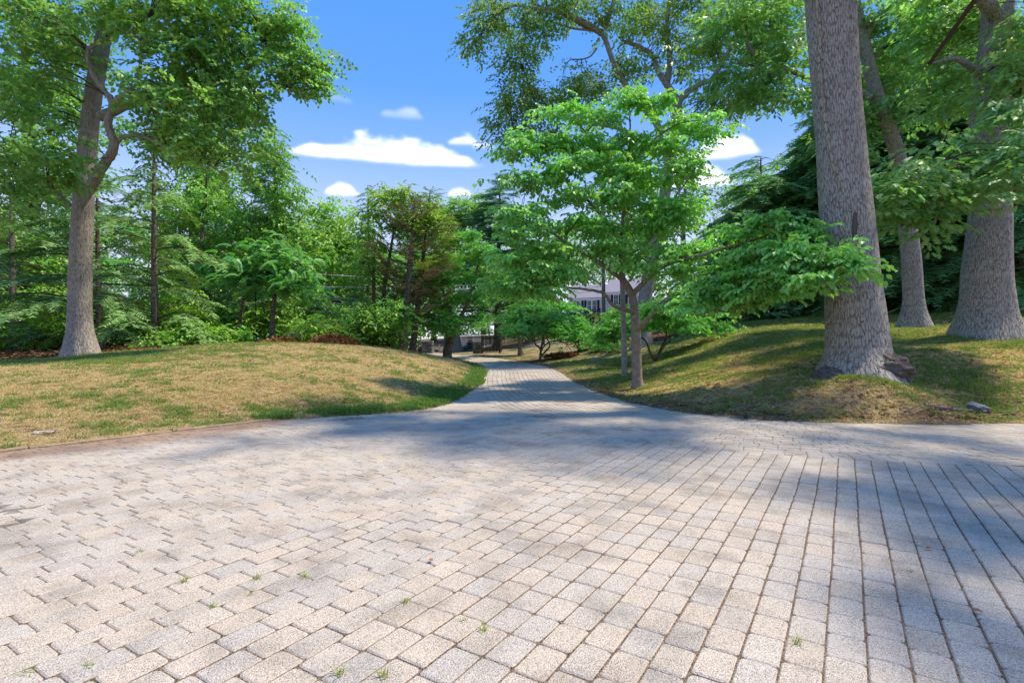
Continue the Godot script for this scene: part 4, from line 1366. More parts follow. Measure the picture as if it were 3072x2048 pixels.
# a conifer: straight stem with drooping boughs; sparse: share of bare boughs
func conifer(called: String, label: String, foot: Array, top: Array, girth: float, spreadr: float, low: float, boughs: int, sp: Mesh, tone: Color, sag := .35, dead := 0.0, size := .9, group := "", shape := 1.0) -> Node3D:
	var base := gat(foot[0], foot[1], -.1)
	var o := thing(called, label, "tree", base, group)
	var tip := at(top[0], top[1], foot[1])
	var mid := base.lerp(tip, .5) + Vector3(rnd(-.1, .1), 0, rnd(-.1, .1))
	var ls := trunk_part(o, [base, mid, tip], [girth, girth * .6, .02], M.dark_bark, 9, .06, {"h": girth * 2, "s": .4, "lobe": .4, "ph": foot[0]}, 14)
	var tw := Buf.new()
	var ts := []
	var cs := PackedColorArray()
	var ds := []
	var dc := PackedColorArray()
	var hgt := tip.y - base.y
	for k in boughs:
		var f := low + (1.0 - low) * pow((k + rng.randf()) / boughs, .9)
		var p := base.lerp(mid, f * 2.0) if f < .5 else mid.lerp(tip, f * 2.0 - 1.0)
		var yaw := k * 2.4 + rnd(-.5, .5)
		var len := (spreadr * pow(1.0 - f, shape) + .25) * rnd(.65, 1.15)
		var dir := Vector3(cos(yaw), 0, sin(yaw))
		var bare := rng.randf() < dead
		var end := p + dir * len + Vector3.DOWN * len * sag * rnd(.4, 1.3)
		var knee := p + dir * len * .5 + Vector3.UP * len * rnd(-.02, .1)
		limb(tw, [p, knee, end], .012 + len * .007, .004, 4, 0.0, 4)
		if bare:
			for j in 3:
				var q := knee.lerp(end, rnd(-.3, .9))
				limb(tw, [q, q + dir.rotated(Vector3.UP, rnd(-1.2, 1.2)) * len * .25 + Vector3.DOWN * rnd(.0, .3)], .006, .002, 3, 0.0, 2)
			continue
		var ns := int(3 + len * 5.0)
		for j in ns:
			var t := .22 + .78 * j / ns
			var q := p.lerp(knee, t * 2) if t < .5 else knee.lerp(end, t * 2 - 1)
			var s := -1.0 if j % 2 else 1.0
			var b := Basis(Vector3.UP, -yaw + s * rnd(.35, .95)) * Basis(Vector3.BACK, -sag * rnd(.3, 1.3)) * Basis(Vector3.RIGHT, rnd(-.35, .35))
			var sc := size * rnd(.6, 1.1) * clampf(len * .5, .45, 1.1)
			var v := rnd(.75, 1.25)
			ts.append(Transform3D(b.scaled(Vector3.ONE * sc), q - o.position))
			cs.append(Color(tone.r * v, tone.g * v, tone.b * v))
	bpart("branches", tw, M.twig, o, -o.position).set_meta("kind", "stuff")
	many("crown", sp, ts, cs, o)
	leaves_total += ts.size()
	return o
func shrub(called: String, label: String, where: Vector3, r: Vector3, sp: Mesh, size: float, n: int, tone: Color, group := "", flat := .7, droop := .2) -> Node3D:
	var o := thing(called, label, "shrub", where, group)
	var st := Buf.new()
	var ls := []
	for k in 5:
		var a := rnd(0, TAU)
		ls.append_array(limb(st, [where + Vector3(0, -.05, 0), where + Vector3(cos(a) * r.x * .3, r.y * .8, sin(a) * r.z * .3), where + Vector3(cos(a) * r.x * .6, r.y * 1.3, sin(a) * r.z * .6)], .03, .008, 5, 0.0, 4))
	bpart("stems", st, M.twig, o, -where)
	crown(o, [[where + Vector3(0, r.y, 0), r, n]], sp, size, 6, .45 * minf(1.0, r.x), flat, droop, tone, .25, ls, M.twig, .008, "foliage")
	return o

# ---------------------------------------------------------------- the old trees round the court
func tulip_tree() -> void:
	var d := 17.0
	var base := gat(240, d, -.12)
	var o := thing("tulip_tree", "tall grey trunked shade tree at the edge of the dry lawn, limbs starting high up", "tree", base)
	var ls := trunk_part(o, [base, at(238, 900, d), at(245, 700, d), at(258, 480, d), at(278, 290, d), at(312, 90, d), at(335, -150, d), at(350, -420, d)], [0.376, 0.312, 0.296, 0.264, 0.240, 0.208, 0.160, 0.064], M.tulip_bark, 40, .05, {"h": .8, "s": .36, "lobe": .6, "ph": 3.0}, 14)
	var up := ls.slice(int(ls.size() * .42))
	var all := up.duplicate()
	for l in [[[[262, 575, 17], [300, 510, 16.7], [332, 462, 16.4], [340, 430, 16.2], [322, 365, 16.0], [335, 310, 15.9], [305, 262, 15.8], [266, 200, 15.7], [268, 145, 15.6], [320, 110, 15.5]], .17, .05],
			[[[335, 455, 16.4], [360, 415, 16.2], [420, 408, 15.9], [520, 450, 15.6], [640, 500, 15.5]], .09, .02],
			[[[300, 350, 16.8], [420, 300, 16.4], [560, 270, 16.2], [650, 250, 16.2], [705, 222, 16.3], [780, 178, 16.4], [805, 140, 16.5], [850, 112, 16.6]], .16, .03],
			[[[700, 225, 16.3], [745, 253, 16.4], [800, 240, 16.6], [860, 262, 16.8]], .045, .012],
			[[[335, 308, 15.9], [390, 270, 15.6], [415, 235, 15.4], [420, 130, 15.2], [395, 90, 15.1], [445, 50, 15.0]], .075, .02],
			[[[210, 620, 17], [160, 570, 16.6], [110, 525, 16.0], [30, 500, 15.4]], .1, .03],
			[[[290, 200, 17], [200, 90, 16.8], [110, 60, 16.4], [30, -20, 16]], .13, .04],
			[[[300, 130, 17], [430, 40, 16.8], [560, -30, 16.6], [760, -60, 16.6]], .14, .04],
			[[[320, 0, 17], [520, -160, 17.5], [640, -300, 18]], .14, .04],
			[[[320, -40, 17], [150, -200, 17.5], [60, -300, 18]], .14, .04]]:
		all.append_array(wood_part(o, "limb", path_px(l[0]), l[1], l[2], M.tulip_bark, 9, .05, 5))
	var bl := blobs_px([[380, 60, 15.6, 150, 80, 15], [560, 60, 15.8, 170, 85, 22], [760, 50, 16.3, 140, 80, 20], [885, 120, 16.6, 90, 80, 13], [945, 225, 16.8, 48, 65, 7], [870, 200, 16.4, 75, 60, 7], [660, 160, 15.8, 140, 70, 17], [500, 190, 15.6, 110, 70, 12], [560, 320, 15.4, 150, 80, 18], [450, 300, 16.0, 80, 60, 6], [640, 430, 15.6, 130, 70, 14], [720, 330, 16, 80, 70, 8], [480, 430, 16.4, 70, 40, 4],
		[110, 110, 15.8, 150, 110, 18], [60, 270, 15.4, 130, 90, 13], [90, 480, 14.4, 140, 50, 15], [20, 600, 14.6, 70, 45, 5], [230, 60, 16.5, 90, 60, 5], [300, -120, 17, 260, 110, 20], [640, -110, 17, 220, 100, 18], [0, -100, 16.5, 230, 130, 16], [500, -300, 18, 360, 120, 18], [100, -320, 18, 300, 120, 14]])
	crown(o, bl, M.tulip_spray, .52, 12, .66, .66, .35, Color(1, 1, 1), .2, all, M.twig, .014)
func big_oak() -> void:
	var d := 10.4
	var base := gat(2570, d, -.22)
	var o := thing("oak_tree", "huge grey furrowed oak trunk with wide burled foot beside the court", "tree", base)
	var b := Buf.new()
	var pts := [base, at(2573, 1040, d), at(2566, 950, d), at(2556, 823, d), at(2536, 600, d), at(2513, 312, d), at(2492, 0, d), at(2470, -250, d), at(2450, -560, d), at(2460, -900, d)]
	var ls := trunk_part(o, pts, [0.607, 0.552, 0.515, 0.474, 0.451, 0.414, 0.432, 0.368, 0.258, 0.092], M.oak_bark, 88, .045, {"h": .46, "s": .44, "lobe": .45, "ph": 8.0}, 26)
	# the burl on the foot: a low mound of gnarled wood
	var bu := Buf.new()
	lump(bu, at(2645, 1110, 10.0), Vector3(.54, .30, .46), 44, .30, Color(.34, .285, .245))
	lump(bu, at(2572, 1136, 9.85), Vector3(.30, .13, .26), 28, .35, Color(.33, .28, .24))
	lump(bu, at(2484, 1132, 10.0), Vector3(.26, .18, .28), 30, .35, Color(.34, .30, .26))
	var rough_bark := vmat(.95, .15)
	rough_bark.heightmap_enabled = true
	rough_bark.heightmap_texture = M.oak_bark.heightmap_texture
	rough_bark.heightmap_scale = 4.0
	rough_bark.albedo_texture = noise_tex(256, .05, FastNoiseLite.TYPE_SIMPLEX, 4, [[0, grey(.5)], [.5, grey(.85)], [1, grey(1)]], 14)
	rough_bark.uv1_triplanar = true; rough_bark.uv1_scale = Vector3.ONE * 2.5
	bpart("burl", bu, rough_bark, o, -base)
	# pale healed seam down the trunk, and the old wound
	var seam := Buf.new()
	var sp := []
	for q in [[2478, 0], [2488, 130], [2493, 250], [2503, 350], [2516, 460], [2538, 560], [2562, 640], [2578, 760], [2590, 850], [2608, 950], [2628, 1030]]:
		var c := pick_on(ls, at(q[0], q[1], d).y)
		var side: float = at(q[0], q[1], 9.9).x - c.x
		sp.append(Vector3(c.x + side, c.y, c.z + sqrt(maxf(.02, .200 * (1.0 + .3 * sstep(2.0, .8, c.y)) - side * side)) - .03))
	var sc := curve3(sp, 10)
	var sr := []
	for k in sc.size(): sr.append(.03 + .022 * absf(noise_b.get_noise_2d(k * .8, 4.0)) + .012 * k / sc.size())
	tube(seam, sc, sr, 8, .3, {}, Color(1.35, 1.05, .85))
	bpart("healed_seam", seam, M.oak_bark, o, -base)
	var wound := Buf.new()
	lump(wound, pick_on(ls, at(0, 690, d).y) + Vector3(-.13, .0, .415), Vector3(.055, .30, .05), 14, .3, Color(.30, .24, .20))
	bpart("bark_scar", wound, rough_bark, o, -base)
	var all := ls.slice(int(ls.size() * .6))
	for l in [[[[2480, -60, d], [2380, -200, 10.2], [2260, -400, 9.6], [2150, -560, 9.4]], .3, .06], [[[2490, -120, d], [2700, -330, 10.2], [2950, -520, 10]], .28, .06], [[[2480, -260, d], [2300, -480, 11], [2150, -640, 11.4]], .24, .05], [[[2470, -300, d], [2620, -560, 10.8], [2760, -760, 11]], .22, .05], [[[2440, -20, 10.2], [2395, -90, 10.6], [2300, -200, 11.5]], .14, .04]]:
		all.append_array(wood_part(o, "limb", path_px(l[0]), l[1], l[2], M.oak_bark, 10, .05, 6))
	var bl := []
	for q in [[4.4, 11.6, 9.0, 1.9, 1.2, 1.7, 9], [7.2, 12.5, 8.6, 2.0, 1.4, 1.7, 9], [6.0, 13.6, 10.4, 2.2, 1.4, 1.4, 7], [3.2, 11.3, 10.2, 1.6, 1.1, 1.2, 6], [9.2, 12.4, 9.8, 2.0, 1.4, 1.8, 6]]:
		bl.append([Vector3(q[0], q[1], -q[2]), Vector3(q[3], q[4], q[5]), q[6]])
	crown(o, bl, M.oak_spray, .62, 12, .8, .6, .2, Color(1, 1, 1), .2, all, M.twig, .016)
func pick_on(ls: Array, y: float) -> Vector3:
	for k in ls.size() - 1:
		if ls[k].y <= y and ls[k + 1].y >= y: return ls[k].lerp(ls[k + 1], (y - ls[k].y) / maxf(ls[k + 1].y - ls[k].y, 1e-4))
	return ls[-1]
func lump(b: Buf, c: Vector3, r: Vector3, seg: int, gnarl: float, col: Color) -> void:   # an uneven boulder-like mass
	var first := b.v.size()
	for i in seg + 1:
		var th := PI * i / seg
		for j in seg + 1:
			var ph := TAU * (j % seg) / seg
			var dir := Vector3(sin(th) * cos(ph), cos(th), sin(th) * sin(ph))
			var k := 1.0 + gnarl * (noise_b.get_noise_3d(dir.x * 3.0 + c.x * 9.0, dir.y * 3.0, dir.z * 3.0 + c.z * 7.0) + .5 * noise_b.get_noise_3d(dir.x * 9.0 + c.x, dir.y * 12.0, dir.z * 9.0) + (.3 * noise_b.get_noise_3d(dir.x * 22.0, dir.y * 34.0 + c.x, dir.z * 22.0) if seg > 24 else 0.0))
			b.v.append(c + dir * r * k)
			b.n.append((dir / r).normalized())
			var v := 1.0 + .5 * noise_b.get_noise_3d(dir.x * 6.0, dir.y * 6.0 + c.x, dir.z * 6.0)
			b.c.append(Color(col.r * v, col.g * v, col.b * v))
	var w := seg + 1
	for i in seg + 1:
		for j in w:
			var du := b.v[first + i * w + (j + 1 if j < seg else 1)] - b.v[first + i * w + (j - 1 if j > 0 else seg - 1)]
			var dv := b.v[first + mini(i + 1, seg) * w + j] - b.v[first + maxi(i - 1, 0) * w + j]
			var n := du.cross(dv)
			var k := first + i * w + j
			if n.length_squared() > 1e-14: b.n[k] = n.normalized() * (1.0 if n.dot(b.n[k]) > 0 else -1.0)
	for i in seg:
		for j in seg:
			var k := first + i * w + j
			b.i.append_array([k, k + w, k + 1, k + 1, k + w, k + w + 1])
func right_oaks() -> void:
	# the smaller one, leaning
	var d := 18.0
	var base := gat(2746, d, -.12)
	var o := thing("oak_tree", "slender leaning oak on the shaded slope between two huge oaks", "tree", base)
	var ls := trunk_part(o, [base, at(2742, 900, d), at(2733, 760, d), at(2718, 640, d), at(2695, 469, d), at(2626, 268, d), at(2585, 90, d), at(2540, -120, d), at(2500, -400, d)], [0.361, 0.310, 0.284, 0.267, 0.232, 0.206, 0.181, 0.138, 0.052], M.oak_bark, 32, .05, {"h": .7, "s": .45, "lobe": .6, "ph": 1.0}, 10)
	var all := ls.slice(int(ls.size() * .5))
	for l in [[[[2610, 290, 18], [2530, 262, 17.6], [2440, 243, 17.2], [2372, 212, 17], [2316, 226, 16.8], [2262, 165, 16.6], [2238, 110, 16.5], [2225, 40, 16.4], [2200, -60, 16.4]], .13, .03], [[[2316, 226, 16.8], [2250, 195, 16.6], [2180, 190, 16.4], [2110, 205, 16.3]], .05, .012], [[[2590, 110, 18], [2700, 0, 17.5], [2850, -80, 17]], .14, .03], [[[2600, 200, 18], [2680, 120, 18.6], [2800, 90, 19]], .1, .03], [[[2540, -120, 18], [2400, -220, 17.6], [2250, -280, 17.2]], .13, .03]]:
		all.append_array(wood_part(o, "limb", path_px(l[0]), l[1], l[2], M.oak_bark, 8, .05, 5))
	crown(o, blobs_px([[2340, 175, 16.8, 90, 60, 10], [2300, 285, 16.4, 75, 45, 8], [2400, 300, 17.4, 60, 45, 7], [2230, 60, 16.4, 110, 60, 8], [2120, 100, 16.4, 90, 60, 6], [2170, 235, 16.2, 70, 35, 6], [2350, 40, 17, 100, 60, 7], [2640, 60, 17.8, 90, 90, 11], [2700, 190, 18.4, 90, 80, 12], [2800, 60, 17.6, 120, 90, 14], [2680, 330, 18, 60, 60, 7], [2560, 400, 18.5, 60, 70, 6], [2300, -100, 17, 200, 90, 8], [2600, -150, 18, 220, 110, 10], [2850, -120, 18, 200, 110, 9]]), M.oak_spray, .58, 11, .7, .6, .25, Color(.95, 1, .95), .2, all, M.twig, .013)
	# the huge one at the back of the slope
	d = 13.5
	base = gat(2955, d, -.15)
	o = thing("oak_tree", "huge oak with lichen spotted foot at the top of the shaded slope", "tree", base)
	ls = trunk_part(o, [base, at(2962, 910, d), at(2960, 823, d), at(2972, 600, d), at(2968, 400, d), at(2985, 150, d), at(3000, -60, d), at(3010, -350, d), at(3000, -700, d)], [0.624, 0.554, 0.515, 0.413, 0.406, 0.328, 0.312, 0.234, 0.078], M.oak_bark, 72, .045, {"h": .7, "s": .26, "lobe": .7, "ph": 5.0}, 18)
	var kn := Buf.new()
	lump(kn, at(2985, 618, 12.95), Vector3(.11, .10, .10), 14, .2, Color(.26, .24, .21))
	bpart("knot", kn, vmat(.9, .2), o, -base)
	all = ls.slice(int(ls.size() * .35))
	for l in [[[[2950, 480, 13.4], [2870, 470, 12.6], [2780, 520, 12], [2680, 560, 11.6]], .09, .02], [[[2980, 330, 13.4], [3060, 330, 12.4], [3140, 360, 11.4]], .1, .02], [[[2970, 250, 13.4], [2880, 180, 12.6], [2790, 190, 12]], .12, .02], [[[3000, 60, 13.4], [2900, -60, 12.4], [2780, -140, 11.6], [2650, -200, 11]], .2, .05], [[[3000, 0, 13.4], [3150, -150, 12.6], [3350, -260, 11.5]], .22, .05], [[[3000, -250, 13.4], [2850, -450, 12], [2700, -600, 10.8]], .2, .05], [[[3000, -200, 13.4], [3250, -450, 12], [3500, -600, 10.8]], .2, .05]]:
		all.append_array(wood_part(o, "limb", path_px(l[0]), l[1], l[2], M.oak_bark, 9, .05, 6))
	var bl := blobs_px([[2850, 110, 15.0, 90, 80, 9], [2800, 230, 15.0, 70, 60, 6], [2960, 60, 15.2, 110, 70, 8], [3060, 200, 12.2, 50, 60, 5], [2850, 330, 15.0, 80, 50, 6], [3060, 330, 11.6, 50, 50, 5], [2990, 280, 12.6, 40, 25, 2], [2840, 465, 12.4, 70, 40, 6], [2760, 540, 11.8, 100, 40, 9], [2660, 600, 11.6, 70, 35, 6], [2850, 570, 12.0, 60, 35, 5], [3050, 470, 11.0, 60, 45, 6], [3050, 560, 10.8, 45, 30, 4], [2760, 640, 11.8, 90, 30, 7], [2800, 0, 14.5, 140, 70, 9], [3140, 60, 12.4, 90, 120, 9]])
	for q in [[11.0, 10.5, 8.0, 2.2, 1.3, 2.0, 9], [13.5, 12.5, 12.0, 3.0, 1.6, 3.0, 8], [8.6, 10.0, 5.0, 1.5, .9, 1.4, 11], [10.8, 10.0, 4.4, 1.8, 1.0, 1.5, 10], [9.4, 10.6, 6.8, 1.6, .9, 1.2, 6], [8.0, 10.0, 3.5, 1.2, .8, .9, 8]]:
		bl.append([Vector3(q[0], q[1], -q[2]), Vector3(q[3], q[4], q[5]), q[6]])
	crown(o, bl, M.oak_spray, .55, 11, .62, .6, .22, Color(1, 1.03, 1.02), .2, all, M.twig, .014)
	# the spreading oak behind the dogwood
	d = 26.0
	base = gat(1925, d, -.15)
	o = thing("oak_tree", "old spreading oak standing behind the dogwood, its forked limbs against the sky", "tree", base)
	ls = trunk_part(o, [base, at(1935, 900, d), at(1975, 700, d), at(2005, 520, d), at(2022, 440, d), at(2032, 330, d), at(2030, 296, d)], [.40, .32, .29, .26, .25, .24, .23], M.oak_bark, 24, .06, {"h": .9, "s": .4, "lobe": .5, "ph": 2.0}, 8)
	all = ls.slice(int(ls.size() * .6))
	for l in [[[[2008, 500, 26], [1965, 360, 25.6], [1918, 310, 25.4], [1872, 245, 25.2], [1838, 180, 25], [1806, 100, 24.8], [1760, 82, 24.6], [1690, 40, 24.4], [1620, 20, 24.2], [1560, -40, 24]], .20, .06],
			[[[1806, 100, 24.8], [1740, 60, 24.2], [1660, 30, 23.8], [1600, 25, 23.5], [1540, 18, 23.2], [1490, 45, 23], [1460, 95, 23]], .15, .02], [[[1812, 85, 24.8], [1830, 40, 24.6], [1850, -30, 24.4], [1860, -120, 24]], .16, .06], [[[1790, 92, 24.7], [1720, 85, 24.4], [1660, 68, 24.2], [1600, 62, 24]], .07, .015],
			[[[1790, 145, 24.9], [1770, 170, 24.7], [1740, 178, 24.6], [1715, 178, 24.6], [1698, 190, 24.6]], .05, .02],
			[[[2030, 300, 26], [2000, 250, 26], [1975, 215, 26], [1955, 165, 26], [1905, 135, 26], [1870, 125, 26]], .2, .08], [[[2000, 250, 26], [2010, 170, 26.4], [2000, 80, 26.6], [2020, -60, 27]], .2, .08],
			[[[2036, 305, 26], [2065, 275, 25.8], [2100, 252, 25.6], [2138, 235, 25.4], [2165, 190, 25.2], [2200, 140, 25], [2250, 110, 24.8], [2300, 60, 24.5]], .18, .05], [[[2138, 235, 25.4], [2180, 215, 25], [2240, 235, 24.6]], .08, .02], [[[2165, 190, 25.2], [2150, 110, 25], [2165, 40, 24.8], [2140, -60, 24.5]], .13, .05],
			[[[1950, 560, 26], [1880, 400, 25], [1760, 370, 24.4], [1660, 330, 24], [1600, 270, 23.8], [1570, 210, 23.6]], .12, .02], [[[1690, 345, 24.1], [1620, 350, 23.8], [1540, 370, 23.4]], .04, .01]]:
		all.append_array(wood_part(o, "limb", path_px(l[0]), l[1], l[2], M.oak_bark, 8, .06, 6))
	crown(o, blobs_px([[1430, 100, 23, 42, 42, 7], [1500, 45, 23.2, 80, 38, 10], [1590, 85, 23.8, 90, 40, 9], [1680, 20, 24, 110, 45, 12], [1560, 190, 23.6, 65, 60, 10], [1530, 290, 23.5, 60, 60, 9], [1620, 290, 23.8, 70, 50, 10], [1540, 385, 23.3, 65, 40, 9], [1640, 400, 24, 60, 40, 6], [1720, 270, 24.4, 80, 45, 11], [1790, 250, 24.8, 55, 40, 7], [1850, 40, 24.6, 90, 50, 10], [1950, 40, 26, 100, 55, 12], [1960, 140, 26, 80, 45, 8], [1900, 210, 25, 60, 35, 6], [2060, 60, 26, 100, 60, 13], [2080, 170, 25.6, 70, 45, 9], [2180, 60, 25, 110, 60, 13], [2130, 330, 25.6, 70, 50, 8], [2220, 290, 24.8, 80, 45, 9], [2260, 170, 24.8, 80, 60, 11], [2340, 90, 24.5, 90, 70, 11], [2030, 420, 25, 40, 40, 4], [1700, -90, 24, 240, 70, 16], [2050, -110, 26, 240, 80, 16], [1950, -260, 26, 300, 90, 16]]), M.oak_far, .62, 13, .75, .7, .3, Color(.95, .95, .9), .25, all, M.twig, .016)

func dogwood() -> void:
	var base := gat(1912, 13.3, -.1)
	var o := thing("dogwood_tree", "bright green dogwood in tiers of drooping leaves on a thin trunk by the drive", "tree", base)
	var d := 13.3
	var ls := trunk_part(o, [base, at(1910, 1060, d), at(1908, 980, d), at(1897, 890, d), at(1868, 840, 13.2)], [.135, .12, .118, .10, .09], M.dog_bark, 18, .08, {"h": .18, "s": .3, "lobe": .4, "ph": 4.0}, 8)
	var all := ls.slice(int(ls.size() * .75))
	for l in [[[[1868, 840, 13.2], [1862, 760, 13.1], [1868, 660, 13.1], [1880, 520, 13], [1890, 400, 13], [1885, 290, 12.9]], .075, .012], [[[1905, 940, 13.3], [1880, 930, 13.0], [1838, 915, 12.8], [1810, 880, 12.6], [1760, 868, 12.4], [1690, 860, 12.2], [1600, 840, 12]], .065, .015], [[[1868, 840, 13.2], [1800, 790, 12.8], [1720, 740, 12.5], [1640, 690, 12.3], [1560, 650, 12.1]], .06, .012], [[[1866, 720, 13.1], [1780, 620, 12.9], [1700, 540, 12.8], [1620, 480, 12.7], [1560, 430, 12.6]], .055, .01], [[[1872, 620, 13.1], [1820, 500, 13.2], [1760, 400, 13.2], [1700, 340, 13.2]], .045, .01],
			[[[1900, 880, 13.3], [1950, 830, 12.8], [2010, 790, 12.2], [2120, 760, 11.4], [2260, 720, 10.6], [2360, 690, 10.2]], .075, .015], [[[1912, 990, 13.25], [1945, 955, 12.8], [2000, 900, 12.0], [2100, 840, 11.2], [2240, 815, 10.3], [2400, 800, 9.5], [2520, 795, 9.2]], .075, .012], [[[1975, 920, 12.4], [2040, 920, 11.6], [2120, 930, 11.0], [2240, 940, 10.6]], .045, .01], [[[1895, 800, 13.2], [1960, 700, 13.0], [2020, 600, 12.8], [2080, 520, 12.6]], .055, .012], [[[1882, 500, 13], [1960, 420, 12.9], [2040, 370, 12.8], [2120, 360, 12.7]], .04, .01], [[[1895, 760, 13.2], [1880, 640, 14], [1820, 500, 14.6], [1760, 420, 14.8]], .05, .012], [[[1900, 800, 13.3], [1990, 700, 14.2], [2060, 600, 14.6]], .05, .012]]:
		all.append_array(wood_part(o, "limb", path_px(l[0]), l[1], l[2], M.dog_bark, 7, .08, 6))
	# tiers of foliage
	var tiers := [[1885, 285, 12.9, 60, 18, 5], [1950, 305, 12.9, 75, 16, 6], [1700, 345, 13.2, 75, 20, 6], [1780, 360, 13.1, 60, 18, 5], [1620, 405, 12.7, 75, 20, 6], [2050, 365, 12.8, 85, 18, 7], [2120, 400, 12.7, 45, 18, 4], [1560, 455, 12.6, 60, 20, 5], [1700, 430, 13, 90, 20, 7], [1830, 420, 13, 90, 22, 7], [1960, 440, 12.8, 85, 20, 7], [1650, 510, 12.7, 95, 22, 8], [1780, 500, 12.9, 95, 22, 8], [1930, 520, 12.8, 95, 22, 8], [2050, 510, 12.6, 70, 22, 6], [1560, 545, 12.4, 60, 20, 5], [1690, 590, 12.5, 90, 22, 7], [1840, 590, 12.8, 95, 22, 8], [1990, 610, 12.7, 85, 22, 7], [1600, 640, 12.2, 85, 22, 7], [1740, 670, 12.4, 85, 22, 7], [1900, 680, 12.7, 90, 22, 7], [2050, 650, 12.6, 70, 20, 6], [1560, 700, 12.0, 60, 20, 5], [1660, 745, 12.2, 85, 22, 7], [1800, 745, 12.6, 85, 22, 7], [1960, 745, 12.5, 80, 22, 6], [1540, 775, 11.9, 65, 20, 6], [1620, 815, 11.9, 80, 20, 7], [1700, 815, 12.2, 60, 18, 5], [1870, 800, 12.7, 60, 20, 4], [1530, 845, 11.8, 45, 20, 4], [1640, 870, 12.1, 45, 14, 3], [1580, 870, 11.9, 50, 18, 4],
		[2080, 740, 11.8, 70, 20, 5], [2200, 700, 10.9, 80, 20, 7], [2310, 670, 10.4, 70, 18, 6], [2380, 690, 10.2, 50, 14, 4], [2270, 750, 10.5, 85, 22, 8], [2400, 755, 9.8, 85, 20, 8], [2490, 780, 9.3, 65, 18, 6], [2545, 800, 9.15, 30, 14, 3], [2160, 800, 11, 80, 22, 7], [2300, 815, 10.1, 95, 24, 9], [2430, 835, 9.5, 80, 20, 8], [2060, 860, 11.4, 70, 20, 6], [2190, 865, 10.7, 95, 22, 9], [2330, 865, 10.0, 80, 16, 6], [2090, 905, 11.1, 70, 16, 5], [2200, 905, 10.6, 75, 16, 6], [2010, 905, 12, 40, 18, 3], [2010, 800, 12.1, 50, 20, 4],
		[1700, 470, 14.3, 150, 40, 9], [1850, 560, 14.5, 150, 40, 9], [1760, 680, 14.4, 150, 40, 9], [1980, 640, 14.3, 130, 40, 8], [1920, 480, 14.6, 140, 40, 8], [1640, 770, 13.6, 110, 30, 7]]
	dog_base = o.get_child_count()
	crown(o, blobs_px(tiers), M.dog_spray, .36, 11, .34, .42, .12, Color(1, 1, 1), .14, all, M.twig, .007)
	# the leaves that show largest, one by one
	var cols := []
	for k in 8:
		var b := Buf.new()
		var v := rnd(.85, 1.2)
		leaf(b, "oval", Vector3.ZERO, Vector3(1, 0, 0), Vector3.UP, .115, Color(.085 * v * rnd(.9, 1.3), .275 * v, .055 * v))
		cols.append(b.mesh(M.gloss))
	var front := blobs_px(tiers.filter(func(q): return q[2] < 10.8))
	var cr: Node3D = o.get_node("crown")
	for k in 300:
		var q: Array = front[rng.randi() % front.size()]
		var p: Vector3 = q[0] + q[1] * Vector3(rnd(-1, 1), rnd(-.9, 1), rnd(-.2, 1.15))
		var lb := Basis(Vector3.UP, rnd(0, TAU)) * Basis(Vector3.BACK, -rnd(.5, 1.1)) * Basis(Vector3.RIGHT, rnd(-.4, .4))
		part("leaf", cols[k % 8], cr, p - base, lb)
	# the slim stem behind it
	base = gat(1874, 15.6, -.1)
	o = thing("young_tree", "slim smooth grey stem rising close behind the dogwood", "tree", base)
	ls = trunk_part(o, [base, at(1872, 1000, 15.6), at(1868, 860, 15.5), at(1872, 740, 15.5), at(1885, 620, 15.6), at(1895, 520, 15.7)], [.088, .08, .076, .07, .05, .015], M.smooth_bark, 12, .05, {"h": .2, "s": .25, "lobe": .3, "ph": 9.0}, 8)
	crown(o, blobs_px([[1890, 600, 15.7, 120, 70, 9], [1850, 720, 15.6, 110, 40, 5]]), M.wood_spray, .5, 9, .5, .5, .2, Color(.9, .9, .8), .2, ls.slice(20), M.twig, .008)
var dog_base := 0

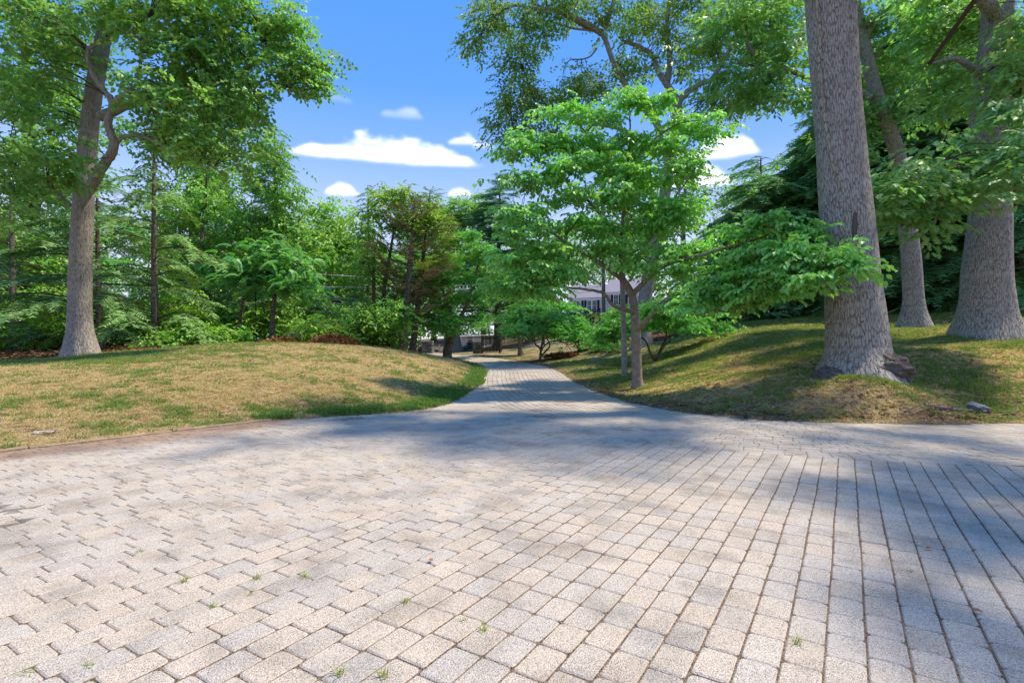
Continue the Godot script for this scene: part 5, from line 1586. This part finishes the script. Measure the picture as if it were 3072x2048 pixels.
# ---------------------------------------------------------------- the trees behind
func maples() -> void:
	for q in [["bright green maple with a leaning dark trunk beside the drive gate", 1340, 31.0, [[[[1338, 1058], [1352, 1020], [1368, 985], [1390, 950]], .30], [[[1368, 985], [1340, 900], [1310, 830]], .13], [[[1375, 970], [1420, 860], [1440, 760]], .13], [[[1350, 1030], [1320, 960], [1260, 930]], .10]],
			[[1385, 715, 60, 26, 9], [1320, 770, 75, 28, 10], [1440, 760, 70, 30, 10], [1270, 830, 75, 26, 10], [1370, 830, 80, 30, 11], [1460, 830, 60, 30, 8], [1230, 890, 60, 22, 8], [1320, 900, 85, 26, 11], [1420, 900, 75, 28, 9], [1220, 945, 60, 18, 7], [1340, 960, 80, 20, 9], [1440, 960, 50, 20, 5], [1185, 960, 30, 12, 3], [1360, 985, 60, 12, 6], [1300, 945, 60, 14, 5]], Color(1, 1, 1)],
			["small wide maple with contorted bare stems in front of the picket fence", 1618, 26.5, [[[[1617, 1078], [1622, 1050], [1604, 1030], [1600, 1010], [1612, 985]], .07], [[[1619, 1072], [1640, 1050], [1650, 1035], [1640, 1010], [1650, 980]], .06], [[[1619, 1065], [1640, 1030], [1690, 1025], [1720, 1060]], .05], [[[1622, 1050], [1630, 1000], [1620, 930]], .06]],
			[[1590, 925, 55, 16, 7], [1660, 920, 55, 16, 7], [1560, 955, 55, 14, 7], [1630, 950, 65, 16, 8], [1690, 955, 40, 14, 5], [1585, 985, 60, 13, 7], [1660, 985, 60, 13, 7], [1620, 900, 50, 14, 5], [1540, 985, 30, 10, 3], [1700, 1000, 30, 10, 3]], Color(1.05, 1.05, 1)],
			["dark multi stemmed maple on the shaded slope behind the dogwood trunk", 1968, 20.5, [[[[1966, 1085], [1950, 1055], [1935, 1020], [1900, 995]], .06], [[[1968, 1080], [1985, 1040], [2000, 1010], [1990, 960]], .06], [[[1968, 1075], [2000, 1030], [2040, 1000], [2080, 960]], .05]],
			[[1835, 985, 40, 14, 5], [1870, 945, 40, 18, 6], [1820, 1010, 40, 12, 4], [1910, 965, 60, 18, 6], [1980, 930, 70, 20, 8], [2070, 930, 70, 20, 8], [2120, 975, 60, 16, 6], [2040, 975, 60, 14, 5]], Color(.9, .95, .9)]]:
		var base := gat(q[1], q[2], -.08)
		var o := thing("maple_tree", q[0], "tree", base)
		var all := []
		for k in q[3].size():
			var pts := []
			for p in q[3][k][0]: pts.append(at(p[0], p[1], q[2] + (0.0 if k == 0 else rnd(-.5, .5))))
			if k == 0: pts[0] = base
			all.append_array(wood_part(o, "trunk" if k == 0 else "limb", pts, q[3][k][1], q[3][k][1] * .3, M.dark_bark, 9, .12, 6))
		var bl := []
		for p in q[4]: bl.append([p[0], p[1], q[2] + rnd(-1.2, 1.2), p[2], p[3], p[4]])
		crown(o, blobs_px(bl), M.star_spray, .62, 12, .5, .25, .3, q[5], .16, all, M.twig, .011)
func back_woods() -> void:
	var g := "trees of the wood behind the lawn"
	# left of the drive
	broad_tree("broadleaf_tree", "tall dense tree rising behind the grey shade tree beyond the power lines", [90, 29.0], [[95, 700, 29], [80, 350, 29], [70, 50, 29]], .5, [[40, 250, 28, 190, 150, 26], [220, 350, 29, 150, 110, 18], [60, 520, 27, 170, 110, 22], [250, 560, 28, 130, 80, 12], [100, 690, 26, 200, 80, 18], [150, 60, 29, 220, 120, 22], [20, 820, 25, 110, 70, 10], [-100, 450, 27, 150, 250, 20]], M.wood_spray, .95, 12, 1.0, Color(.85, .95, .85), .6, null, .2, g)
	broad_tree("broadleaf_tree", "wide crowned tree whose top meets the sky beside the vine clad spruce", [560, 33.0], [[570, 800, 33], [590, 600, 33], [600, 380, 33]], .42, [[600, 300, 33, 120, 80, 18], [700, 270, 33, 75, 70, 11], [740, 360, 33, 60, 70, 8], [500, 420, 32, 120, 80, 14], [660, 470, 32, 130, 90, 20], [560, 570, 31, 140, 80, 18], [700, 620, 31, 110, 80, 15], [620, 720, 30, 150, 70, 18], [480, 640, 31, 70, 60, 7], [620, 850, 29, 130, 60, 12]], M.wood_spray, .95, 12, 1.0, Color(.92, .98, 1.0), .6, null, .2, g)
	broad_tree("broadleaf_tree", "thin dark stemmed tree with small open crown between the shade tree and the wide tree", [590, 27.5], [[600, 780, 27.5], [612, 640, 27.5], [620, 520, 27]], .17, [[640, 560, 27, 70, 50, 6], [560, 600, 27, 60, 50, 5], [660, 650, 27, 50, 40, 4]], M.wood_spray, .8, 9, .9, Color(.9, 1.0, .9), .6, null, .2, g)
	broad_tree("broadleaf_tree", "bright young tree leaning over the undergrowth beside the pale utility pole", [120, 26.5], [[110, 850, 26.5], [90, 700, 26.5]], .12, [[60, 690, 26, 110, 60, 10], [130, 800, 25.5, 100, 60, 9], [20, 830, 25.5, 80, 60, 8], [170, 900, 25, 90, 40, 7]], M.wood_spray, .8, 12, .85, Color(1.15, 1.1, .8), .6, null, .2, g)
	broad_tree("broadleaf_tree", "full leafy tree between the ragged hemlock and the feather leaved tree", [620, 29.0], [[625, 850, 29], [630, 720, 29]], .2, [[600, 640, 28.5, 100, 60, 11], [680, 720, 28, 100, 60, 12], [560, 760, 28, 90, 60, 10], [640, 840, 27.5, 120, 60, 13], [560, 900, 27, 80, 40, 7]], M.wood_spray, .9, 12, .95, Color(.95, 1.0, .85), .6, null, .2, g)
	conifer("hemlock_tree", "ragged hemlock with bare grey twigs behind the dry lawn", [466, 20.5], [462, 360], .15, 3.0, .12, 42, M.hem_spray, Color(1.1, 1.1, .8), .42, .62, .85, g, .6)
	conifer("hemlock_tree", "low sweeping hemlock half hidden by the grey shade trunk", [300, 21.5], [290, 520], .16, 4.6, .05, 44, M.hem_spray, Color(1.05, 1.05, .9), .16, .22, .95, g, .55)
	conifer("hemlock_tree", "hemlock with dead lower boughs beside the pale utility pole", [40, 22.0], [30, 560], .2, 3.6, .06, 32, M.hem_spray, Color(1.0, 1.0, .9), .3, .45, .9, g, .6)
	conifer("spruce_tree", "tall spruce wrapped in vine standing against the sky", [830, 27.5], [822, 385], .24, 2.1, .15, 120, M.hem_spray, Color(1.15, 1.25, .85), .25, .12, .8, g, .5)
	vine("climbing_vine", "leafy vine climbing the tall spruce", [[835, 470, 26.6, 50, 60, 10], [790, 560, 26.4, 50, 60, 8], [865, 600, 26.4, 55, 70, 10], [820, 700, 26.2, 70, 70, 13], [900, 660, 26.3, 40, 50, 5], [770, 660, 26.4, 40, 60, 6]], Color(.9, 1.0, .7))
	broad_tree("broadleaf_tree", "sunny yellow green round topped tree beyond the power lines", [985, 41.0], [[985, 850, 41], [985, 700, 41]], .35, [[990, 660, 41, 75, 50, 14], [930, 720, 40, 60, 50, 9], [1050, 720, 40, 60, 60, 10], [980, 760, 39, 100, 60, 16], [940, 850, 39, 90, 60, 12], [1060, 840, 39, 70, 70, 10], [1000, 930, 38, 120, 50, 14]], M.wood_spray, 1.15, 12, 1.15, Color(1.25, 1.2, .8), .6, null, .15, g)
	conifer("spruce_tree", "narrow dark spruce spire poking above the vine clad trees", [1100, 37.0], [1103, 555], .2, 2.0, .1, 90, M.hem_spray, Color(1.0, 1.15, .9), .25, .05, .8, g, .6)
	# the vine clad cluster
	broad_tree("broadleaf_tree", "vine smothered tree with bare stems and a yellow green top", [1165, 29.0], [[1150, 900, 29], [1170, 760, 29], [1190, 640, 29]], .16, [[1200, 600, 29, 62, 34, 12], [1150, 650, 28.6, 55, 36, 9], [1240, 660, 28.6, 55, 40, 9], [1110, 720, 28.4, 30, 50, 6], [1105, 820, 28.2, 32, 60, 7], [1280, 640, 29, 35, 30, 5]], M.wood_spray, .75, 12, .7, Color(1.25, 1.15, .7), .6, null, .2, g)
	conifer("cedar_tree", "half dead brown cedar with many upright stems beside the vine smothered tree", [1205, 28.0], [1245, 590], .26, 2.4, .2, 90, M.dead_spray, Color(.85, .95, .85), -.55, .35, .75, g, .35)
	conifer("cedar_tree", "dull olive cedar leaning out behind the brown one", [1235, 29.5], [1290, 570], .2, 2.3, .35, 70, M.hem_spray, Color(1.7, 1.25, .6), -.4, .1, .75, g, .45)
	broad_tree("broadleaf_tree", "pale far tree above the bright maple", [1345, 46.0], [[1345, 850, 46], [1345, 680, 46]], .35, [[1340, 640, 46, 70, 45, 12], [1400, 640, 46, 60, 50, 10], [1290, 690, 45, 60, 50, 9], [1380, 720, 45, 90, 50, 13], [1330, 820, 44, 130, 80, 18], [1440, 640, 47, 50, 50, 7]], M.wood_spray, 1.2, 12, 1.2, Color(1.05, 1.05, .95), .6, null, .15, g)
	conifer("pine_tree", "blue green white pine rising behind the dogwood", [1490, 44.0], [1500, 520], .3, 4.2, .12, 120, M.pine_spray, Color(1.1, 1.1, 1.2), .0, .0, 1.3, g, .6)
	broad_tree("broadleaf_tree", "leafy tree filling the gap above the fence and gate", [1590, 48.0], [[1590, 900, 48], [1600, 780, 48]], .35, [[1560, 800, 47, 80, 60, 12], [1650, 780, 48, 80, 60, 12], [1600, 870, 46, 100, 50, 13], [1500, 880, 46, 80, 60, 10], [1680, 720, 60, 90, 50, 10], [1700, 800, 60, 80, 50, 8]], M.wood_spray, 1.2, 12, 1.2, Color(.8, .95, .85), .6, null, .15, g)
	broad_tree("broadleaf_tree", "far tree seen over the roof of the house", [1830, 95.0], [[1830, 850, 95], [1830, 750, 95]], .5, [[1760, 780, 95, 90, 50, 14], [1880, 760, 95, 90, 55, 14], [1980, 800, 95, 90, 60, 14], [1830, 840, 94, 120, 50, 14]], M.wood_spray, 1.9, 12, 2.0, Color(.9, 1.0, .8), .6, null, .15, g)
	# ailanthus-like tree with feather leaves
	var base := gat(815, 23.0, -.1)
	var o := thing("sumac_tree", "small tree with long feathery leaves on twin dark stems behind the lawn crest", "tree", base)
	var all := wood_part(o, "trunk", [base, at(818, 940, 23), at(822, 870, 23), at(800, 800, 23), at(790, 740, 23)], .13, .05, M.dark_bark, 9, .1, 6)
	all.append_array(wood_part(o, "limb", [base + Vector3(-1.3, 0, .3), at(722, 940, 23), at(735, 860, 23), at(725, 800, 23)], .1, .03, M.dark_bark, 8, .1, 6))
	all.append_array(wood_part(o, "limb", path_px([[820, 880, 23], [860, 820, 22.6], [900, 790, 22.4]]), .06, .02, M.dark_bark, 7, .1, 5))
	crown(o, blobs_px([[800, 755, 22.8, 70, 25, 8], [730, 800, 22.5, 60, 25, 7], [880, 800, 22.4, 55, 25, 7], [760, 850, 22.3, 70, 25, 6], [860, 860, 22.2, 70, 25, 6], [930, 880, 22.2, 30, 15, 3], [700, 850, 22.4, 35, 20, 3], [820, 810, 23.2, 80, 40, 7]]), M.frond, .74, 8, .95, .8, .2, Color(.95, .92, 1.0), .15, all, M.twig, .012)
	vine("climbing_vine", "leafy vine hanging on the feather leaved tree", [[770, 820, 22.9, 45, 40, 6], [830, 780, 23.2, 45, 35, 6]], Color(.85, 1.0, .8))
	# dark conifers on the right
	var h := "dark hemlocks behind the shaded slope"
	for q in [[2283, 27.0, 2283, 470, 3.8, .28, 70, .25, "hemlock with open tiers of boughs directly behind the dogwood"], [2403, 28.0, 2407, 430, 3.8, .25, 80, .2, "hemlock whose crown stops beside the huge burled trunk"], [2510, 27.0, 2515, 250, 4.2, .04, 110, .05, "hemlock hidden by the huge burled trunk"], [2630, 25.0, 2640, 150, 4.4, .04, 130, .05, "broad hemlock behind the slender leaning oak"], [2810, 24.0, 2820, 200, 4.4, .04, 130, .05, "broad hemlock filling the gap between the oaks"], [2890, 27.0, 2900, 0, 4.4, .04, 120, .05, "tall hemlock behind the lichen spotted oak"], [3060, 22.0, 3070, 100, 4.2, .04, 130, .05, "hemlock past the lichen spotted oak"], [2700, 32.0, 2720, 50, 5, .04, 110, .0, "far hemlock closing the view on the slope"], [2180, 33.0, 2190, 640, 3.4, .05, 70, .0, "short far hemlock beyond the dogwood"]]:
		conifer("hemlock_tree", q[8], [q[0], q[1]], [q[2], q[3]], .2, q[4], q[5], q[6], M.hem_spray, Color(.85, 1.05, .95), .2, q[7], 1.15, h, .45)
	broad_tree("broadleaf_tree", "light green broadleaf glowing through the hemlock tops", [2420, 38.0], [[2420, 700, 38], [2430, 500, 38]], .3, [[2400, 520, 38, 110, 60, 12], [2300, 600, 38, 100, 60, 10], [2250, 720, 36, 110, 60, 12], [2480, 640, 37, 110, 80, 12], [2700, 420, 36, 150, 110, 18], [2850, 300, 34, 130, 120, 15], [2640, 250, 36, 120, 110, 13]], M.wood_spray, 1.15, 12, 1.1, Color(1.1, 1.15, .9), .6, null, .2, h)
	# a wide row well behind everything, so that no bare horizon shows between the trunks
	for k in 13:
		var px := -350.0 + k * 150.0
		var d := rnd(50, 64) + (18.0 if px > 1150.0 else 0.0)
		var top := 690.0 + 60.0 * sin(k * 2.1)
		broad_tree("broadleaf_tree", ["distant full crowned tree in the far row of the wood", "distant tree in the far row of the wood"][0], [px, d], [[px, 900, d], [px, 800, d]], .35, [[px, top + 60, d, 100, 60, 13], [px - 40, top + 150, d - 2, 110, 60, 14], [px + 50, top + 220, d - 3, 120, 70, 15], [px, top + 290, d - 4, 130, 60, 14]], M.wood_spray, 1.8, 11, 1.7, Color(.85 + .2 * sin(k), .95, .85), .6, null, .2, "far row of trees")
	for k in 7:
		var px := 2050.0 + k * 190.0
		var d := rnd(40, 50)
		broad_tree("broadleaf_tree", "distant tree behind the hemlocks up the slope", [px, d], [[px, 750, d], [px, 600, d]], .35, [[px, 560, d, 120, 80, 11], [px - 40, 680, d - 2, 120, 70, 11], [px + 50, 790, d - 3, 130, 70, 10], [px, 870, d - 4, 130, 50, 8]], M.wood_spray, 1.5, 9, 1.6, Color(.7, .85, .75), .6, null, .2, "far row up the slope")
func vine(called: String, label: String, blobs: Array, tone: Color) -> void:
	var bl := blobs_px(blobs)
	var o := thing(called, label, "vine", bl[-1][0] - Vector3(0, bl[-1][1].y, 0))
	var b := Buf.new()
	var pts := []
	for q in bl: pts.append(q[0])
	pts.sort_custom(func(p, q): return p.y < q.y)
	var x: float = pts[0].x
	var z: float = pts[0].z
	var ls := limb(b, [Vector3(x, gh(x, -z), z)] + pts, .03, .008, 5, 0.0, 5)
	bpart("stem", b, M.twig, o, -o.position)
	crown(o, bl, M.wood_spray, .7, 10, .55, .8, .5, tone, .2, ls, M.twig, .006, "foliage")
func understory() -> void:
	var g := "undergrowth along the wood's edge"
	var sorts := ["leafy green shrub in the undergrowth along the wood", "low pale green shrub in the undergrowth along the wood", "dark green shrub in the undergrowth along the wood"]
	for k in 42:
		var px := -120.0 + k * 31.0 + rnd(-20, 20)
		var d := (20.5 + sstep(0, 900, px) * 5.0 + rnd(0.0, 7.0))
		var s := k % 3
		shrub("shrub", sorts[s], gat(px, d), Vector3(rnd(1.0, 1.7), rnd(.6, 1.9), rnd(.8, 1.3)), M.wood_spray, .7, 26, [Color(1.0, 1.05, .8), Color(1.3, 1.25, .8), Color(.75, .95, .75)][s], g + ", " + ["leafy", "pale", "dark"][s])
	shrub("shrub", "yellow green bush by the heap of red brown leaves", gat(975, 20.8), Vector3(1.3, .36, .5), M.wood_spray, .55, 26, Color(1.5, 1.25, .6), "")
	for q in [[560, 19.6, .9, .35], [630, 20.0, .9, .4], [480, 18.8, .7, .3], [700, 20.5, .6, .3]]:
		shrub("ground_shrub", "low spreading plant on the leaf litter at the lawn's back edge", gat(q[0], q[1]), Vector3(q[2], q[3], .6), M.wood_spray, .5, 12, Color(1.0, 1.1, .75), "low plants at the lawn's back edge")
	# right of the drive
	shrub("broom_shrub", "wispy bush between the fence and the yellow post", gat(1738, 29.5), Vector3(1.1, .95, .9), M.star_spray, .6, 26, Color(.8, .9, .7), "", 1.0, -.6)
	for q in [[1790, 27.5, .7, .35, Color(.9, 1.05, .95)], [1830, 26.5, .8, .3, Color(.95, 1.1, 1.05)], [1770, 30, 1.0, .7, Color(.7, .85, .65)], [1850, 28.5, 1.0, .6, Color(.7, .85, .65)]]:
		shrub("ground_shrub", "low leafy plant at the foot of the wispy bush", gat(q[0], q[1]), Vector3(q[2], q[3], .6), M.wood_spray, .45, 14, q[4], "low plants below the house")
	for q in [[2250, 25.5], [2330, 25.0], [2420, 25.2], [2660, 24.5], [2560, 25.0], [2800, 23.5], [3040, 21.0]]:
		shrub("yew_shrub", "dense blue green needled shrub at the back of the shaded slope", gat(q[0], q[1]), Vector3(1.4, .75, 1.0), M.hem_spray, .75, 30, Color(.9, 1.15, 1.15), "needled shrubs at the back of the slope", .8, -.1)

func build() -> void:
	var t0 := Time.get_ticks_msec()
	plan_ground()
	build_ground()
	build_paving()
	print("paving ", Time.get_ticks_msec() - t0)
	tree_materials()
	tulip_tree()
	big_oak()
	right_oaks()
	dogwood()
	maples()
	back_woods()
	understory()
	print("woods ", Time.get_ticks_msec() - t0, " sprays ", leaves_total)
	ground_bits()
	edging()
	gateway()
	shed_and_house()
	poles_and_wires()
	turf()
	print("all ", Time.get_ticks_msec() - t0)
